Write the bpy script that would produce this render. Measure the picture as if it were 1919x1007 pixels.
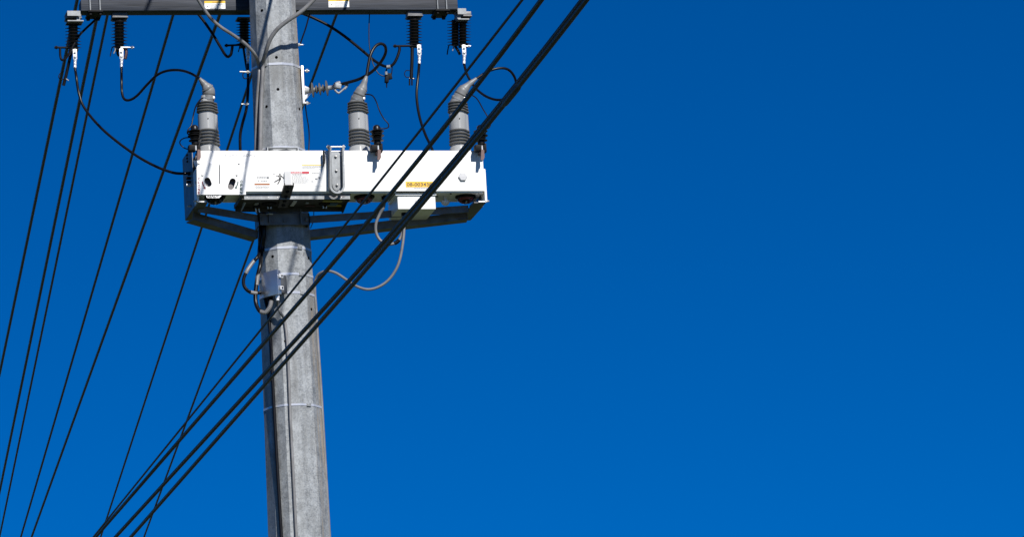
import bpy, bmesh, math, random
from mathutils import Vector, Matrix, Quaternion
random.seed(7)
scene = bpy.context.scene
for o in list(bpy.data.objects): bpy.data.objects.remove(o)

# ------------------------------------------------------------------ camera
IMW, IMH = 1919.0, 1007.0                      # size of the photograph the measurements were read from
CAM = Vector((-5.34265, -27.48556, 1.6))
FPX = 9609.44                                  # focal length in those pixels (a long telephoto)
ROLL = math.radians(3.4)
def cam_axes(yaw, pitch, roll=ROLL):
    fw = Vector((math.sin(yaw)*math.cos(pitch), math.cos(yaw)*math.cos(pitch), math.sin(pitch)))
    r = fw.cross(Vector((0, 0, 1))).normalized(); u = r.cross(fw)
    c, s = math.cos(roll), math.sin(roll)
    return c*r - s*u, s*r + c*u, fw
def project(P, ax):
    v = Vector(P) - CAM; w = v.dot(ax[2])
    return IMW/2 + FPX*v.dot(ax[0])/w, IMH/2 - FPX*v.dot(ax[1])/w
ZO = 8.58118                                   # height of the recloser's middle on the pole
yaw, pitch = 0.237, 0.224
for _ in range(30):                            # aim: pole axis at that height falls on (526.5, 330)
    a = cam_axes(yaw, pitch); p = project((0, 0, ZO), a)
    yaw += (p[0]-526.5)/FPX*1.0; pitch -= (p[1]-330)/FPX*1.0
AX = cam_axes(yaw, pitch)
cd = bpy.data.cameras.new('camera'); cam = bpy.data.objects.new('camera', cd); scene.collection.objects.link(cam)
cd.sensor_fit = 'HORIZONTAL'; cd.sensor_width = 36; cd.lens = 36*FPX/IMW; cd.clip_start = .5; cd.clip_end = 20000
cam.matrix_world = Matrix(((AX[0].x, AX[1].x, -AX[2].x, CAM.x), (AX[0].y, AX[1].y, -AX[2].y, CAM.y),
                           (AX[0].z, AX[1].z, -AX[2].z, CAM.z), (0, 0, 0, 1)))
scene.camera = cam

# ------------------------------------------------------------------ sky, sun, exposure
SUN_EL, SUN_AZ = math.radians(36.5), math.radians(14)         # azimuth measured to the right of the tank's front
sun_dir = Vector((math.sin(SUN_AZ)*math.cos(SUN_EL), -math.cos(SUN_AZ)*math.cos(SUN_EL), math.sin(SUN_EL)))
world = bpy.data.worlds.new('World'); scene.world = world; world.use_nodes = True
wn = world.node_tree; wn.nodes.clear()
sky = wn.nodes.new('ShaderNodeTexSky'); sky.sky_type = 'NISHITA'; sky.sun_disc = False
sky.sun_elevation = SUN_EL; sky.sun_rotation = math.atan2(sun_dir.x, sun_dir.y)
sky.altitude = 2500; sky.air_density = 0.6; sky.dust_density = 0.0; sky.ozone_density = 6.0
hs = wn.nodes.new('ShaderNodeHueSaturation'); hs.inputs['Saturation'].default_value = 1.31; hs.inputs['Hue'].default_value = .506   # deep polarised blue
bg = wn.nodes.new('ShaderNodeBackground'); bg.inputs['Strength'].default_value = 0.078
wo = wn.nodes.new('ShaderNodeOutputWorld')
wn.links.new(sky.outputs[0], hs.inputs['Color']); wn.links.new(hs.outputs[0], bg.inputs['Color']); wn.links.new(bg.outputs[0], wo.inputs['Surface'])
sl = bpy.data.lights.new('sun', 'SUN'); sl.energy = 5.0; sl.angle = math.radians(.53); sl.color = (1, .96, .9)
so = bpy.data.objects.new('sun', sl); scene.collection.objects.link(so)
so.rotation_euler = (-sun_dir).to_track_quat('-Z', 'Y').to_euler()
scene.view_settings.view_transform = 'Standard'; scene.view_settings.look = 'None'
scene.view_settings.exposure = 0.28; scene.view_settings.gamma = 1.0; scene.view_settings.use_curve_mapping = False

# ------------------------------------------------------------------ helpers
COL = scene.collection
def ray(px, py):
    return (AX[2] + AX[0]*((px-IMW/2)/FPX) - AX[1]*((py-IMH/2)/FPX))
def A(px, py, Y):                              # the point at depth plane y = Y seen at that place of the photograph
    d = ray(px, py); t = (Y-CAM.y)/d.y
    return CAM + d*t
PX = 1/333.0                                   # one photograph pixel in metres at the pole
YF, YB = -.42, -.21                           # recloser tank front and back
def F(px, py, dy=0.0): return A(px, py, YF+dy)

class MB:
    def __init__(s): s.v = []; s.f = []
    def add(s, vs, fs):
        o = len(s.v); s.v += [Vector(x) for x in vs]; s.f += [tuple(i+o for i in f) for f in fs]; return s
    def box(s, c, size, rot=None, bev=0.0):
        bm = bmesh.new(); bmesh.ops.create_cube(bm, size=1)
        for v in bm.verts: v.co = Vector((v.co.x*size[0], v.co.y*size[1], v.co.z*size[2]))
        if bev > 0: bmesh.ops.bevel(bm, geom=bm.edges[:], offset=bev, segments=2, profile=.6, affect='EDGES')
        m = rot if rot else Matrix.Identity(3)
        bm.verts.index_update()
        s.add([m @ v.co + Vector(c) for v in bm.verts], [[v.index for v in f.verts] for f in bm.faces]); bm.free(); return s
    def span(s, a, b, bev=0.0):                # axis-aligned box between two corners
        a, b = Vector(a), Vector(b)
        return s.box((a+b)/2, [max(abs(x), 1e-4) for x in (b-a)], None, bev)
    def bar(s, a, b, w, h, up=(0, 0, 1), bev=0.0):   # square bar from a to b, w across, h along up
        a, b = Vector(a), Vector(b); d = b-a; L = d.length; d.normalize()
        sd = d.cross(Vector(up)).normalized(); u = sd.cross(d)
        m = Matrix((d, sd, u)).transposed()
        return s.box((a+b)/2, (L, w, h), m, bev)
    def lathe(s, prof, base, axis=(0, 0, 1), seg=20, outline=None, cap=True):
        base = Vector(base); ax = Vector(axis).normalized()
        t = Vector((1, 0, 0)) if abs(ax.x) < .9 else Vector((0, 1, 0))
        e2 = ax.cross(t).normalized(); e1 = e2.cross(ax)
        vs = []
        for r, h in prof:
            for i in range(seg):
                th = 2*math.pi*i/seg
                if outline: ox, oy = outline(th, r)
                else: ox, oy = r*math.cos(th), r*math.sin(th)
                vs.append(base + ax*h + e1*ox + e2*oy)
        fs = []
        for k in range(len(prof)-1):
            for i in range(seg):
                j = (i+1) % seg
                fs.append((k*seg+i, k*seg+j, (k+1)*seg+j, (k+1)*seg+i))
        if cap:
            fs.append(tuple(reversed(range(seg)))); n = (len(prof)-1)*seg; fs.append(tuple(n+i for i in range(seg)))
        return s.add(vs, fs)
    def cyl(s, a, b, r, seg=12, r2=None):
        a, b = Vector(a), Vector(b)
        return s.lathe([(r, 0), (r if r2 is None else r2, (b-a).length)], a, b-a, seg)
    def tube(s, pts, rad, seg=10):
        pts = [Vector(p) for p in pts]; n = len(pts)
        rads = rad if isinstance(rad, (list, tuple)) else [rad]*n
        tan = [(pts[min(i+1, n-1)]-pts[max(i-1, 0)]).normalized() for i in range(n)]
        nr = tan[0].cross(Vector((.13, .97, .21))).normalized()
        vs = []
        for i in range(n):
            if i:
                q = tan[i-1].rotation_difference(tan[i]); nr = (q @ nr); nr = (nr - tan[i]*nr.dot(tan[i])).normalized()
            b = tan[i].cross(nr)
            for k in range(seg):
                th = 2*math.pi*k/seg
                vs.append(pts[i] + (nr*math.cos(th)+b*math.sin(th))*rads[i])
        fs = [(i*seg+k, i*seg+(k+1) % seg, (i+1)*seg+(k+1) % seg, (i+1)*seg+k) for i in range(n-1) for k in range(seg)]
        fs.append(tuple(reversed(range(seg)))); fs.append(tuple((n-1)*seg+k for k in range(seg)))
        return s.add(vs, fs)
    def poly(s, pts, off):                     # planar polygon thickened by the vector off
        pts = [Vector(p) for p in pts]; off = Vector(off); n = len(pts)
        return s.add(pts+[p+off for p in pts], [tuple(range(n)), tuple(reversed(range(n, 2*n)))] + [(i, i+n, (i+1) % n+n, (i+1) % n) for i in range(n)])
    def build(s, name, mat, parent=None, smooth=True):
        me = bpy.data.meshes.new(name); me.from_pydata([tuple(v) for v in s.v], [], s.f); me.update()
        bm = bmesh.new(); bm.from_mesh(me); bmesh.ops.recalc_face_normals(bm, faces=bm.faces[:]); bm.to_mesh(me); bm.free()
        return link(name, me, mat, parent, smooth)
def link(name, me, mat, parent, smooth=True):
    me.materials.append(mat)
    if smooth:
        me.polygons.foreach_set('use_smooth', [True]*len(me.polygons)); me.set_sharp_from_angle(angle=math.radians(38))
    o = bpy.data.objects.new(name, me); COL.objects.link(o)
    if parent:
        o.parent = parent
        if parent.type == 'EMPTY': o.matrix_parent_inverse = Matrix.Translation(-parent.location)
    return o
def thing(name, loc, label, cat, group=None):
    o = bpy.data.objects.new(name, None); COL.objects.link(o); o.location = loc; o.empty_display_size = .05
    return tag(o, label, cat, group)
def tag(o, label, cat, group=None):
    o['label'] = label; o['category'] = cat
    if group: o['group'] = group
    return o
def smooth_path(pts, n=8):                     # Catmull-Rom through the points
    P = [Vector(p) for p in pts]; P = [P[0]*2-P[1]] + P + [P[-1]*2-P[-2]]; out = []
    for i in range(1, len(P)-2):
        for k in range(n):
            t = k/n; a, b, c, d = P[i-1], P[i], P[i+1], P[i+2]
            out.append(.5*((2*b)+(c-a)*t+(2*a-5*b+4*c-d)*t*t+(3*b-a-3*c+d)*t**3))
    out.append(P[-2]); return out
def text_mesh(txt, x0, x1, y0, y1, Y, depth=.0006, bold=.012):   # lettering filling pixel box on plane y=Y
    cu = bpy.data.curves.new('t', 'FONT'); cu.body = txt; cu.extrude = .01; cu.offset = bold
    ob = bpy.data.objects.new('t', cu); COL.objects.link(ob)
    dg = bpy.context.evaluated_depsgraph_get(); me = bpy.data.meshes.new_from_object(ob.evaluated_get(dg))
    bpy.data.objects.remove(ob); bpy.data.curves.remove(cu)
    xs = [v.co.x for v in me.vertices]; ys = [v.co.y for v in me.vertices]
    ax_, bx_, ay_, by_ = min(xs), max(xs), min(ys), max(ys)
    for v in me.vertices:
        u = (v.co.x-ax_)/(bx_-ax_); w = (v.co.y-ay_)/(by_-ay_)
        p = A(x0+(x1-x0)*u, y1+(y0-y1)*w, Y)
        v.co = (p.x, Y + (-depth if v.co.z > 0 else 0), p.z)
    return me
def text(name, txt, box, Y, mat, parent, depth=.0006, bold=.012):
    return link(name, text_mesh(txt, *box, Y, depth, bold), mat, parent, False)
def holed_plate(outer, holes, Y, thick):       # px outlines -> a real plate with real openings
    cu = bpy.data.curves.new('p', 'CURVE'); cu.dimensions = '2D'; cu.fill_mode = 'BOTH'; cu.extrude = thick/2
    for loop in [outer]+holes:
        sp = cu.splines.new('POLY'); sp.points.add(len(loop)-1); sp.use_cyclic_u = True
        for q, (px, py) in zip(sp.points, loop):
            p = A(px, py, Y); q.co = (p.x, p.z-ZO, 0, 1)
    ob = bpy.data.objects.new('p', cu); COL.objects.link(ob)
    dg = bpy.context.evaluated_depsgraph_get(); me = bpy.data.meshes.new_from_object(ob.evaluated_get(dg))
    bpy.data.objects.remove(ob); bpy.data.curves.remove(cu)
    for v in me.vertices: v.co = (v.co.x, Y - v.co.z, v.co.y+ZO)
    return me
def stadium(x0, y0, x1, y1, r, n=10):
    a = math.atan2(y1-y0, x1-x0); out = []
    for k in range(n+1):
        t = a+math.pi/2+math.pi*k/n; out.append((x0+r*math.cos(t), y0+r*math.sin(t)))
    for k in range(n+1):
        t = a-math.pi/2+math.pi*k/n; out.append((x1+r*math.cos(t), y1+r*math.sin(t)))
    return out

# ------------------------------------------------------------------ materials
def mat(name, col, rough=.5, metal=0.0, var=0.0, scale=20.0, bump=0.0, bscale=None, stretch=(1, 1, 1), spec=.5, dirt=None):
    m = bpy.data.materials.new(name); m.use_nodes = True; nt = m.node_tree; b = nt.nodes['Principled BSDF']
    b.inputs['Roughness'].default_value = rough; b.inputs['Metallic'].default_value = metal; b.inputs['Specular IOR Level'].default_value = spec
    tc = nt.nodes.new('ShaderNodeTexCoord'); mp = nt.nodes.new('ShaderNodeMapping'); mp.inputs['Scale'].default_value = stretch
    nt.links.new(tc.outputs['Object'], mp.inputs['Vector'])
    nz = nt.nodes.new('ShaderNodeTexNoise'); nz.inputs['Scale'].default_value = scale; nz.inputs['Detail'].default_value = 5
    nt.links.new(mp.outputs[0], nz.inputs['Vector'])
    rp = nt.nodes.new('ShaderNodeValToRGB'); rp.color_ramp.elements[0].position = .3; rp.color_ramp.elements[1].position = .7
    c0 = [max(0, c*(1-var)) for c in col]; c1 = [min(1, c*(1+var)) for c in col]
    rp.color_ramp.elements[0].color = (*c0, 1); rp.color_ramp.elements[1].color = (*c1, 1)
    nt.links.new(nz.outputs['Fac'], rp.inputs[0]); last = rp.outputs[0]
    if dirt:                                   # (colour, amount, scale): grime in patches
        n2 = nt.nodes.new('ShaderNodeTexNoise'); n2.inputs['Scale'].default_value = dirt[2]; n2.inputs['Detail'].default_value = 7
        nt.links.new(mp.outputs[0], n2.inputs['Vector'])
        mr = nt.nodes.new('ShaderNodeMapRange'); mr.inputs['From Min'].default_value = .5; mr.inputs['From Max'].default_value = .75; mr.inputs['To Max'].default_value = dirt[1]
        nt.links.new(n2.outputs['Fac'], mr.inputs['Value'])
        mx = nt.nodes.new('ShaderNodeMixRGB'); mx.inputs[2].default_value = (*dirt[0], 1)
        nt.links.new(mr.outputs[0], mx.inputs[0]); nt.links.new(last, mx.inputs[1]); last = mx.outputs[0]
    nt.links.new(last, b.inputs['Base Color'])
    if bump > 0:
        bn = nt.nodes.new('ShaderNodeTexNoise'); bn.inputs['Scale'].default_value = bscale or scale*2; bn.inputs['Detail'].default_value = 3
        nt.links.new(mp.outputs[0], bn.inputs['Vector'])
        bp = nt.nodes.new('ShaderNodeBump'); bp.inputs['Strength'].default_value = bump; bp.inputs['Distance'].default_value = .004
        nt.links.new(bn.outputs['Fac'], bp.inputs['Height']); nt.links.new(bp.outputs[0], b.inputs['Normal'])
    return m
def galvanised(name, base, stains=False):
    m = bpy.data.materials.new(name); m.use_nodes = True; nt = m.node_tree; b = nt.nodes['Principled BSDF']; L = nt.links
    N = nt.nodes.new
    tc = N('ShaderNodeTexCoord')
    vo = N('ShaderNodeTexVoronoi'); vo.inputs['Scale'].default_value = 150
    nz0 = N('ShaderNodeTexNoise'); nz0.inputs['Scale'].default_value = 30; nz0.inputs['Detail'].default_value = 3
    va = N('ShaderNodeVectorMath'); va.operation = 'MULTIPLY_ADD'; va.inputs[1].default_value = (.02, .02, .02)
    L.new(tc.outputs['Object'], nz0.inputs['Vector']); L.new(nz0.outputs['Color'], va.inputs[0]); L.new(tc.outputs['Object'], va.inputs[2]); L.new(va.outputs[0], vo.inputs['Vector'])
    bw = N('ShaderNodeRGBToBW'); L.new(vo.outputs['Color'], bw.inputs[0])
    nz = N('ShaderNodeTexNoise'); nz.inputs['Scale'].default_value = 17; nz.inputs['Detail'].default_value = 8; nz.inputs['Roughness'].default_value = .7
    L.new(tc.outputs['Object'], nz.inputs['Vector'])
    ms = N('ShaderNodeMapping'); ms.inputs['Scale'].default_value = (1, 1, .06); L.new(tc.outputs['Object'], ms.inputs['Vector'])
    st = N('ShaderNodeTexNoise'); st.inputs['Scale'].default_value = 45; st.inputs['Detail'].default_value = 4; L.new(ms.outputs[0], st.inputs['Vector'])
    s1 = N('ShaderNodeMath'); s1.operation = 'MULTIPLY_ADD'; s1.inputs[1].default_value = .3; L.new(bw.outputs[0], s1.inputs[0]); L.new(nz.outputs['Fac'], s1.inputs[2])
    s2 = N('ShaderNodeMath'); s2.operation = 'MULTIPLY_ADD'; s2.inputs[1].default_value = .3; L.new(st.outputs['Fac'], s2.inputs[0]); L.new(s1.outputs[0], s2.inputs[2])
    rp = N('ShaderNodeValToRGB'); e = rp.color_ramp.elements
    e[0].position = .56; e[1].position = .96
    e[0].color = (*[c*.62 for c in base], 1); e[1].color = (*[min(1, c*1.35) for c in base], 1)
    L.new(s2.outputs[0], rp.inputs[0]); last = rp.outputs[0]
    big = N('ShaderNodeTexNoise'); big.inputs['Scale'].default_value = 3.2; big.inputs['Detail'].default_value = 6; L.new(tc.outputs['Object'], big.inputs['Vector'])
    ms2 = N('ShaderNodeMapping'); ms2.inputs['Scale'].default_value = (1, 1, .11); L.new(tc.outputs['Object'], ms2.inputs['Vector'])
    dr = N('ShaderNodeTexNoise'); dr.inputs['Scale'].default_value = 22; dr.inputs['Detail'].default_value = 5; L.new(ms2.outputs[0], dr.inputs['Vector'])
    dm = N('ShaderNodeMath'); dm.operation = 'MULTIPLY'; L.new(big.outputs['Fac'], dm.inputs[0]); L.new(dr.outputs['Fac'], dm.inputs[1])
    dmr = N('ShaderNodeMapRange'); dmr.inputs['From Min'].default_value = .25; dmr.inputs['From Max'].default_value = .4; dmr.inputs['To Max'].default_value = .65; L.new(dm.outputs[0], dmr.inputs['Value'])
    dx_ = N('ShaderNodeMixRGB'); dx_.inputs[2].default_value = (base[0]*.55, base[1]*.53, base[2]*.5, 1); L.new(dmr.outputs[0], dx_.inputs[0]); L.new(last, dx_.inputs[1]); last = dx_.outputs[0]
    if stains:                                 # ochre run-off down the right flank
        sx = N('ShaderNodeSeparateXYZ'); L.new(tc.outputs['Object'], sx.inputs[0])
        mr = N('ShaderNodeMapRange'); mr.inputs['From Min'].default_value = .085; mr.inputs['From Max'].default_value = .125; L.new(sx.outputs[0], mr.inputs['Value'])
        mu = N('ShaderNodeMath'); mu.operation = 'MULTIPLY'; L.new(mr.outputs[0], mu.inputs[0])
        m2 = N('ShaderNodeMapRange'); m2.inputs['From Min'].default_value = .42; m2.inputs['From Max'].default_value = .62; m2.inputs['To Max'].default_value = .55; L.new(st.outputs['Fac'], m2.inputs['Value']); L.new(m2.outputs[0], mu.inputs[1])
        mx = N('ShaderNodeMixRGB'); mx.inputs[2].default_value = (.33, .24, .13, 1); L.new(mu.outputs[0], mx.inputs[0]); L.new(last, mx.inputs[1]); last = mx.outputs[0]
    L.new(last, b.inputs['Base Color'])
    b.inputs['Metallic'].default_value = .25
    rr = N('ShaderNodeMapRange'); rr.inputs['To Min'].default_value = .42; rr.inputs['To Max'].default_value = .68; L.new(bw.outputs[0], rr.inputs['Value']); L.new(rr.outputs[0], b.inputs['Roughness'])
    bp = N('ShaderNodeBump'); bp.inputs['Strength'].default_value = .25; bp.inputs['Distance'].default_value = .003; L.new(nz.outputs['Fac'], bp.inputs['Height']); L.new(bp.outputs[0], b.inputs['Normal'])
    return m
M_pole = galvanised('galvanised_pole', (.245, .26, .272), True)
M_galv = galvanised('galvanised_steel', (.22, .235, .25))
M_bracket = mat('weathered_bracket_steel', (.115, .12, .128), .5, .45, .35, 14, .3, 40, dirt=((.12, .075, .04), .5, 9))
M_white = mat('white_enamel', (.80, .80, .79), .32, 0, .02, 6, 0, dirt=((.62, .60, .56), .25, 7))
M_arm = mat('weathered_composite', (.020, .025, .036), .6, 0, .5, 30, .35, 60, (.12, 1, 3), .3, dirt=((.066, .075, .094), .55, 25))
M_black = mat('black_cable_jacket', (.005, .005, .006), .32, 0, .15, 30, spec=.22)
M_line = mat('weathered_line_jacket', (.009, .009, .010), .5, 0, .4, 5, .25, 35, spec=.28)
M_greyc = mat('grey_cable_jacket', (.17, .17, .175), .45, 0, .2, 14, .1, dirt=((.09, .085, .08), .5, 20))
M_poly = mat('black_polymer', (.008, .008, .009), .36, 0, .3, 40, spec=.3)
M_rib = mat('grey_silicone_ribs', (.09, .09, .086), .55, 0, .15, 30)
M_bush = mat('light_grey_silicone', (.31, .32, .325), .4, 0, .08, 18, stretch=(1, 1, .25), dirt=((.17, .165, .155), .5, 22))
M_boot = mat('grey_rubber_boot', (.19, .195, .2), .45, 0, .18, 14, .1, dirt=((.10, .10, .095), .5, 18))
M_alu = mat('aluminium_lug', (.78, .78, .78), .35, .4, .08, 30, .1)
M_strap = mat('stainless_strap', (.62, .63, .65), .3, .5, .06, 30)
M_bolt = mat('zinc_bolt', (.48, .48, .47), .4, .5, .2, 60)
M_bronze = mat('brown_phenolic', (.10, .05, .045), .42, .1, .2, 40)
M_dark = mat('dark_fittings', (.006, .006, .007), .55, 0, .4, 30, spec=.12)
M_lever = mat('dark_lever_steel', (.03, .029, .029), .6, .1, .4, 30, .3, 50)
M_stain = mat('stainless_sheet', (.55, .57, .60), .34, .9, .12, 14)
M_hole = mat('hole_interior', (.002, .002, .002), .9, spec=0)
M_grey = mat('grey_sleeve', (.13, .125, .13), .6, .1, .15, 30)
M_yel = mat('yellow_print', (.78, .45, .0), .45, 0, .04, 9)
M_red = mat('red_print', (.42, .010, .03), .45, 0, .04, 9)
M_dred = mat('dark_red_print', (.16, .008, .02), .5)
M_dgrn = mat('dark_green_print', (.004, .05, .04), .5)
M_org = mat('orange_print', (.28, .075, .004), .5, 0, .1, 30)
M_blk = mat('black_print', (.02, .02, .022), .5)
M_gpr = mat('grey_print', (.13, .14, .15), .6)
M_paper = mat('white_label', (.82, .82, .81), .4, 0, .01, 10)
M_purple = mat('pale_valve_plastic', (.60, .60, .66), .4)
M_ired = mat('dark_red_indicator', (.22, .02, .02), .4)
M_heat = mat('brown_shrink_sleeve', (.06, .03, .028), .45)
M_grass = mat('grass', (.042, .058, .018), .9, 0, .4, .15)
def glass_mat():
    m = bpy.data.materials.new('clear_dome_glass'); m.use_nodes = True; b = m.node_tree.nodes['Principled BSDF']
    b.inputs['Base Color'].default_value = (.93, .96, .95, 1); b.inputs['Transmission Weight'].default_value = 1; b.inputs['Roughness'].default_value = .03; b.inputs['IOR'].default_value = 1.3
    return m
M_glass = glass_mat()

# ------------------------------------------------------------------ ground
g = MB(); n = 48
g.add([(2500*math.cos(2*math.pi*i/n), 2500*math.sin(2*math.pi*i/n), 0) for i in range(n)], [tuple(range(n))])
gr = g.build('ground', M_grass, None, False); gr['kind'] = 'structure'

# ------------------------------------------------------------------ the pole
CAMAZ = math.atan2(CAM.y, CAM.x)                # a flat of the twelve faces the camera
APO = math.cos(math.pi/12)
def pole_r(z): return (.1425 + (ZO-z)*.0125)/APO
def ring12(z, extra=0.0):
    r = pole_r(z)+extra/APO
    return [Vector((r*math.cos(CAMAZ+math.pi/12+math.pi/6*k), r*math.sin(CAMAZ+math.pi/12+math.pi/6*k), z)) for k in range(12)]
pole = thing('steel_pole', (0, 0, 0), 'tall twelve-sided galvanised steel pole carrying the white switch box', 'pole')
def loft(rings, capped=True):
    m = MB(); vs = [v for r in rings for v in r]; k = len(rings[0])
    fs = [(i*k+j, i*k+(j+1) % k, (i+1)*k+(j+1) % k, (i+1)*k+j) for i in range(len(rings)-1) for j in range(k)]
    if capped: fs += [tuple(reversed(range(k))), tuple(range((len(rings)-1)*k, len(rings)*k))]
    return m.add(vs, fs)
sh = loft([ring12(0), ring12(4), ring12(8), ring12(10), ring12(12.2)]).build('shaft', M_pole, pole, False)
m = MB(); m.box((0, 0, .02), (.75, .75, .04), None, .004); m.build('base_plate', M_galv, pole)
loft([ring12(12.2, .01), ring12(12.26, .01)]).build('cap', M_galv, pole)
def pole_z(py):                                 # height on the pole front seen at photograph row py
    px = 526.5 + (py-330)*.0487
    return A(px, py, -.145).z
def face_pt(px, py, lift=0.0):                  # point on the pole surface seen at that place
    d = ray(px, py); best = None
    for k in range(12):
        th = CAMAZ + math.pi/6*k; nrm = Vector((math.cos(th), math.sin(th), .0125)).normalized()
        if nrm.dot(d) >= 0: continue
        p0 = Vector((math.cos(th), math.sin(th), 0))*(pole_r(ZO)*APO) + Vector((0, 0, ZO))
        t = (p0-CAM).dot(nrm)/d.dot(nrm)
        if best is None or t > best[0]: best = (t, nrm)
    return CAM + d*best[0] + best[1]*lift, best[1]
for py, hh in ((118, 4.5), (275, 4), (464, 4.5), (514, 4.5), (549, 4.5), (760, 4)):
    z = pole_z(py); h = hh*PX/2
    m = MB(); a, b, c, d = ring12(z-h, .0025), ring12(z+h, .0025), ring12(z+h, .0002), ring12(z-h, .0002)
    vs = a+b+c+d; fs = []
    for r in range(4):
        for j in range(12):
            fs.append((r*12+j, r*12+(j+1) % 12, ((r+1) % 4)*12+(j+1) % 12, ((r+1) % 4)*12+j))
    m.add(vs, fs); st_ = m.build('strap', M_strap, pole, False)
    th = CAMAZ+math.pi/6*(1 if py > 300 else -1)+.06; nb = Vector((math.cos(th-.06), math.sin(th-.06), 0)); rb = pole_r(z)*APO+.004
    tb_ = Vector((-nb.y, nb.x, 0)); bk = MB(); bk.box(nb*rb+tb_*.012+Vector((0, 0, z)), (.026, .007, h*2+.008), Matrix((tb_, -nb, Vector((0, 0, 1)))).transposed(), .0015); bk.build('buckle', M_galv, st_)
for px, py in ((491, 19), (507, -3), (518, 107), (521, 167), (499.5, 199.5), (561, 204), (511, 481), (578, 484), (583.5, 580), (535, 640), (512, 760)):
    p, nrm = face_pt(px, py)
    m = MB(); m.lathe([(.0085, -.002), (.0085, .0006), (.0062, .0012)], p, nrm, 14); m.build('bolt_hole', M_hole, pole)
for px, py in ((531, 255), (566, 265)):
    p, nrm = face_pt(px, py)
    m = MB(); m.lathe([(.003, -.002), (.003, .0008)], p, nrm, 8); m.build('rivet', M_bolt, pole)
# through bolts that stick out at the flanks
for (x0, y0, x1, y1, Y, r) in ((466, 195, 452, 195, .0, .0042), (470, 135, 449, 134, .02, .0042), (556, 83.5, 568, 83.5, .03, .004)):
    b = MB(); p0, p1 = A(x0, y0, Y), A(x1, y1, Y); b.cyl(p0, p1, r, 10)
    d = (p1-p0).normalized(); q = p0.lerp(p1, .18); b.lathe([(r*2.2, 0), (r*2.2, .012)], q, d, 6)
    b.build('through_bolt', M_bolt, pole)
b = MB(); b.tube(smooth_path([A(462, 134, .02), A(455.5, 138, .02), A(456, 145, .02), A(460, 147, .02), A(466, 145, .02)]), .003, 8); b.build('ground_loop', M_dark, pole)
M_mark = mat('faded_marker', (.13, .13, .135), .7)
for ch, bx in (('B', (554, 557.5, 472.5, 477)), ('S', (558.5, 562, 472.8, 477)), ('1', (568.5, 570, 473, 480))):
    me = text_mesh(ch, *bx, 0.0)
    for v in me.vertices:
        q, nq = face_pt(*project(v.co, AX), .0008 if v.co.y < 0 else .0002); v.co = q
    link('stencil_mark', me, M_mark, pole, False)

# ------------------------------------------------------------------ crossarm
arm = thing('crossarm', A(505, 20, .17), 'weathered dark grey crossarm running behind the pole at the top', 'crossarm')
aL, aR = A(152, 21.3, .205), A(858.5, 15.7, .135)
zA = (aL.z+aR.z)/2; aL.z = aR.z = zA
ad = (aR-aL).normalized(); an = Vector((ad.y, -ad.x, 0)).normalized()      # an points to the camera
AH, ADp = .066, .105
def armp(t, dn=0.0, dz=0.0): return aL + ad*t - an*dn + Vector((0, 0, dz))   # metres along, back, up from the front lower edge
ALEN = (aR-aL).length
b = MB(); b.bar(armp(0, ADp/2, AH/2), armp(ALEN, ADp/2, AH/2), ADp, AH, bev=.006); b.build('beam', M_arm, arm)
for t, w in ((.052, 0), (.108, 1), (ALEN-.12, 0), (ALEN-.068, 1)):
    b = MB(); r = .0048
    for dn in (-.006, ADp+.006):
        b.cyl(armp(t, dn, -.018), armp(t, dn, AH+.01), r, 10)
    b.cyl(armp(t, -.006, AH+.008), armp(t, ADp+.006, AH+.008), r, 10); b.build('u_bolt', M_galv, arm)
for t in (.08, ALEN-.094):
    b = MB(); b.box(armp(t, ADp/2, -.008), (.085, ADp+.05, .012), Matrix.Rotation(math.atan2(ad.y, ad.x), 3, 'Z'), .002)
    for dt in (-.028, .028):
        for dn in (-.006, ADp+.006): b.lathe([(.011, 0), (.011, .012)], armp(t+dt, dn, -.026), (0, 0, 1), 6)
    b.build('clamp_plate', M_dark, arm)
b = MB(); b.box(armp((A(505, 20, .17)-aL).length, -.012, AH/2), (.2, .02, .12), Matrix.Rotation(math.atan2(ad.y, ad.x), 3, 'Z'), .003); b.build('pole_gain', M_galv, arm)
def arm_label(x0, x1, y0, y1, head):
    def q(px, py, lift):
        d = ray(px, py); p0 = aL+an*lift; t = (p0-CAM).dot(an)/d.dot(an); return CAM+d*t
    lb = MB(); lb.poly([q(x0, y0, .0012), q(x1, y0-.3, .0012), q(x1+.5, y1-.3, .0012), q(x0+.5, y1, .0012)], an*-.001); o = lb.build('warning_label', M_paper, arm, False)
    h = MB(); h.poly([q(x0, y0, .0022), q(x1, y0-.3, .0022), q(x1, y0+head-.3, .0022), q(x0, y0+head, .0022)], an*-.0008); h.build('yellow_header', M_yel, o, False)
    l = MB()
    for k in range(4):
        yy = y0+head+2.5+k*2.2; l.poly([q(x0+11, yy, .0022), q(x1-4-3*(k % 2), yy-.3, .0022), q(x1-4-3*(k % 2), yy+.3, .0022), q(x0+11, yy+.6, .0022)], an*-.0008)
    l.build('fine_print', M_gpr, o, False)
    s = MB(); s.poly([q(x0+6.6, y0+head+3.5, .0024), q(x0+7.8, y0+head+3.5, .0024), q(x0+5.4, y0+head+8.5, .0024), q(x0+4.6, y0+head+8.5, .0024)], an*-.0008); s.poly([q(x0+4, y0+head+6.6, .0024), q(x0+7.5, y0+head+5.4, .0024), q(x0+7.5, y0+head+6.2, .0024)], an*-.0008); s.build('shock_symbol', M_blk, o, False)
    e = MB(); e.poly([q(x0+15, y0+1.2, .003), q(x0+27, y0+1.0, .003), q(x0+27, y0+head-1.2, .003), q(x0+15, y0+head-1, .003)], an*-.0006); e.build('header_lettering', mat('ochre_print', (.45, .28, .02), .5), o, False)
arm_label(383, 422, 1.2, 16, 4.2); arm_label(615.5, 654, -3, 13, 4.6)

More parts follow.
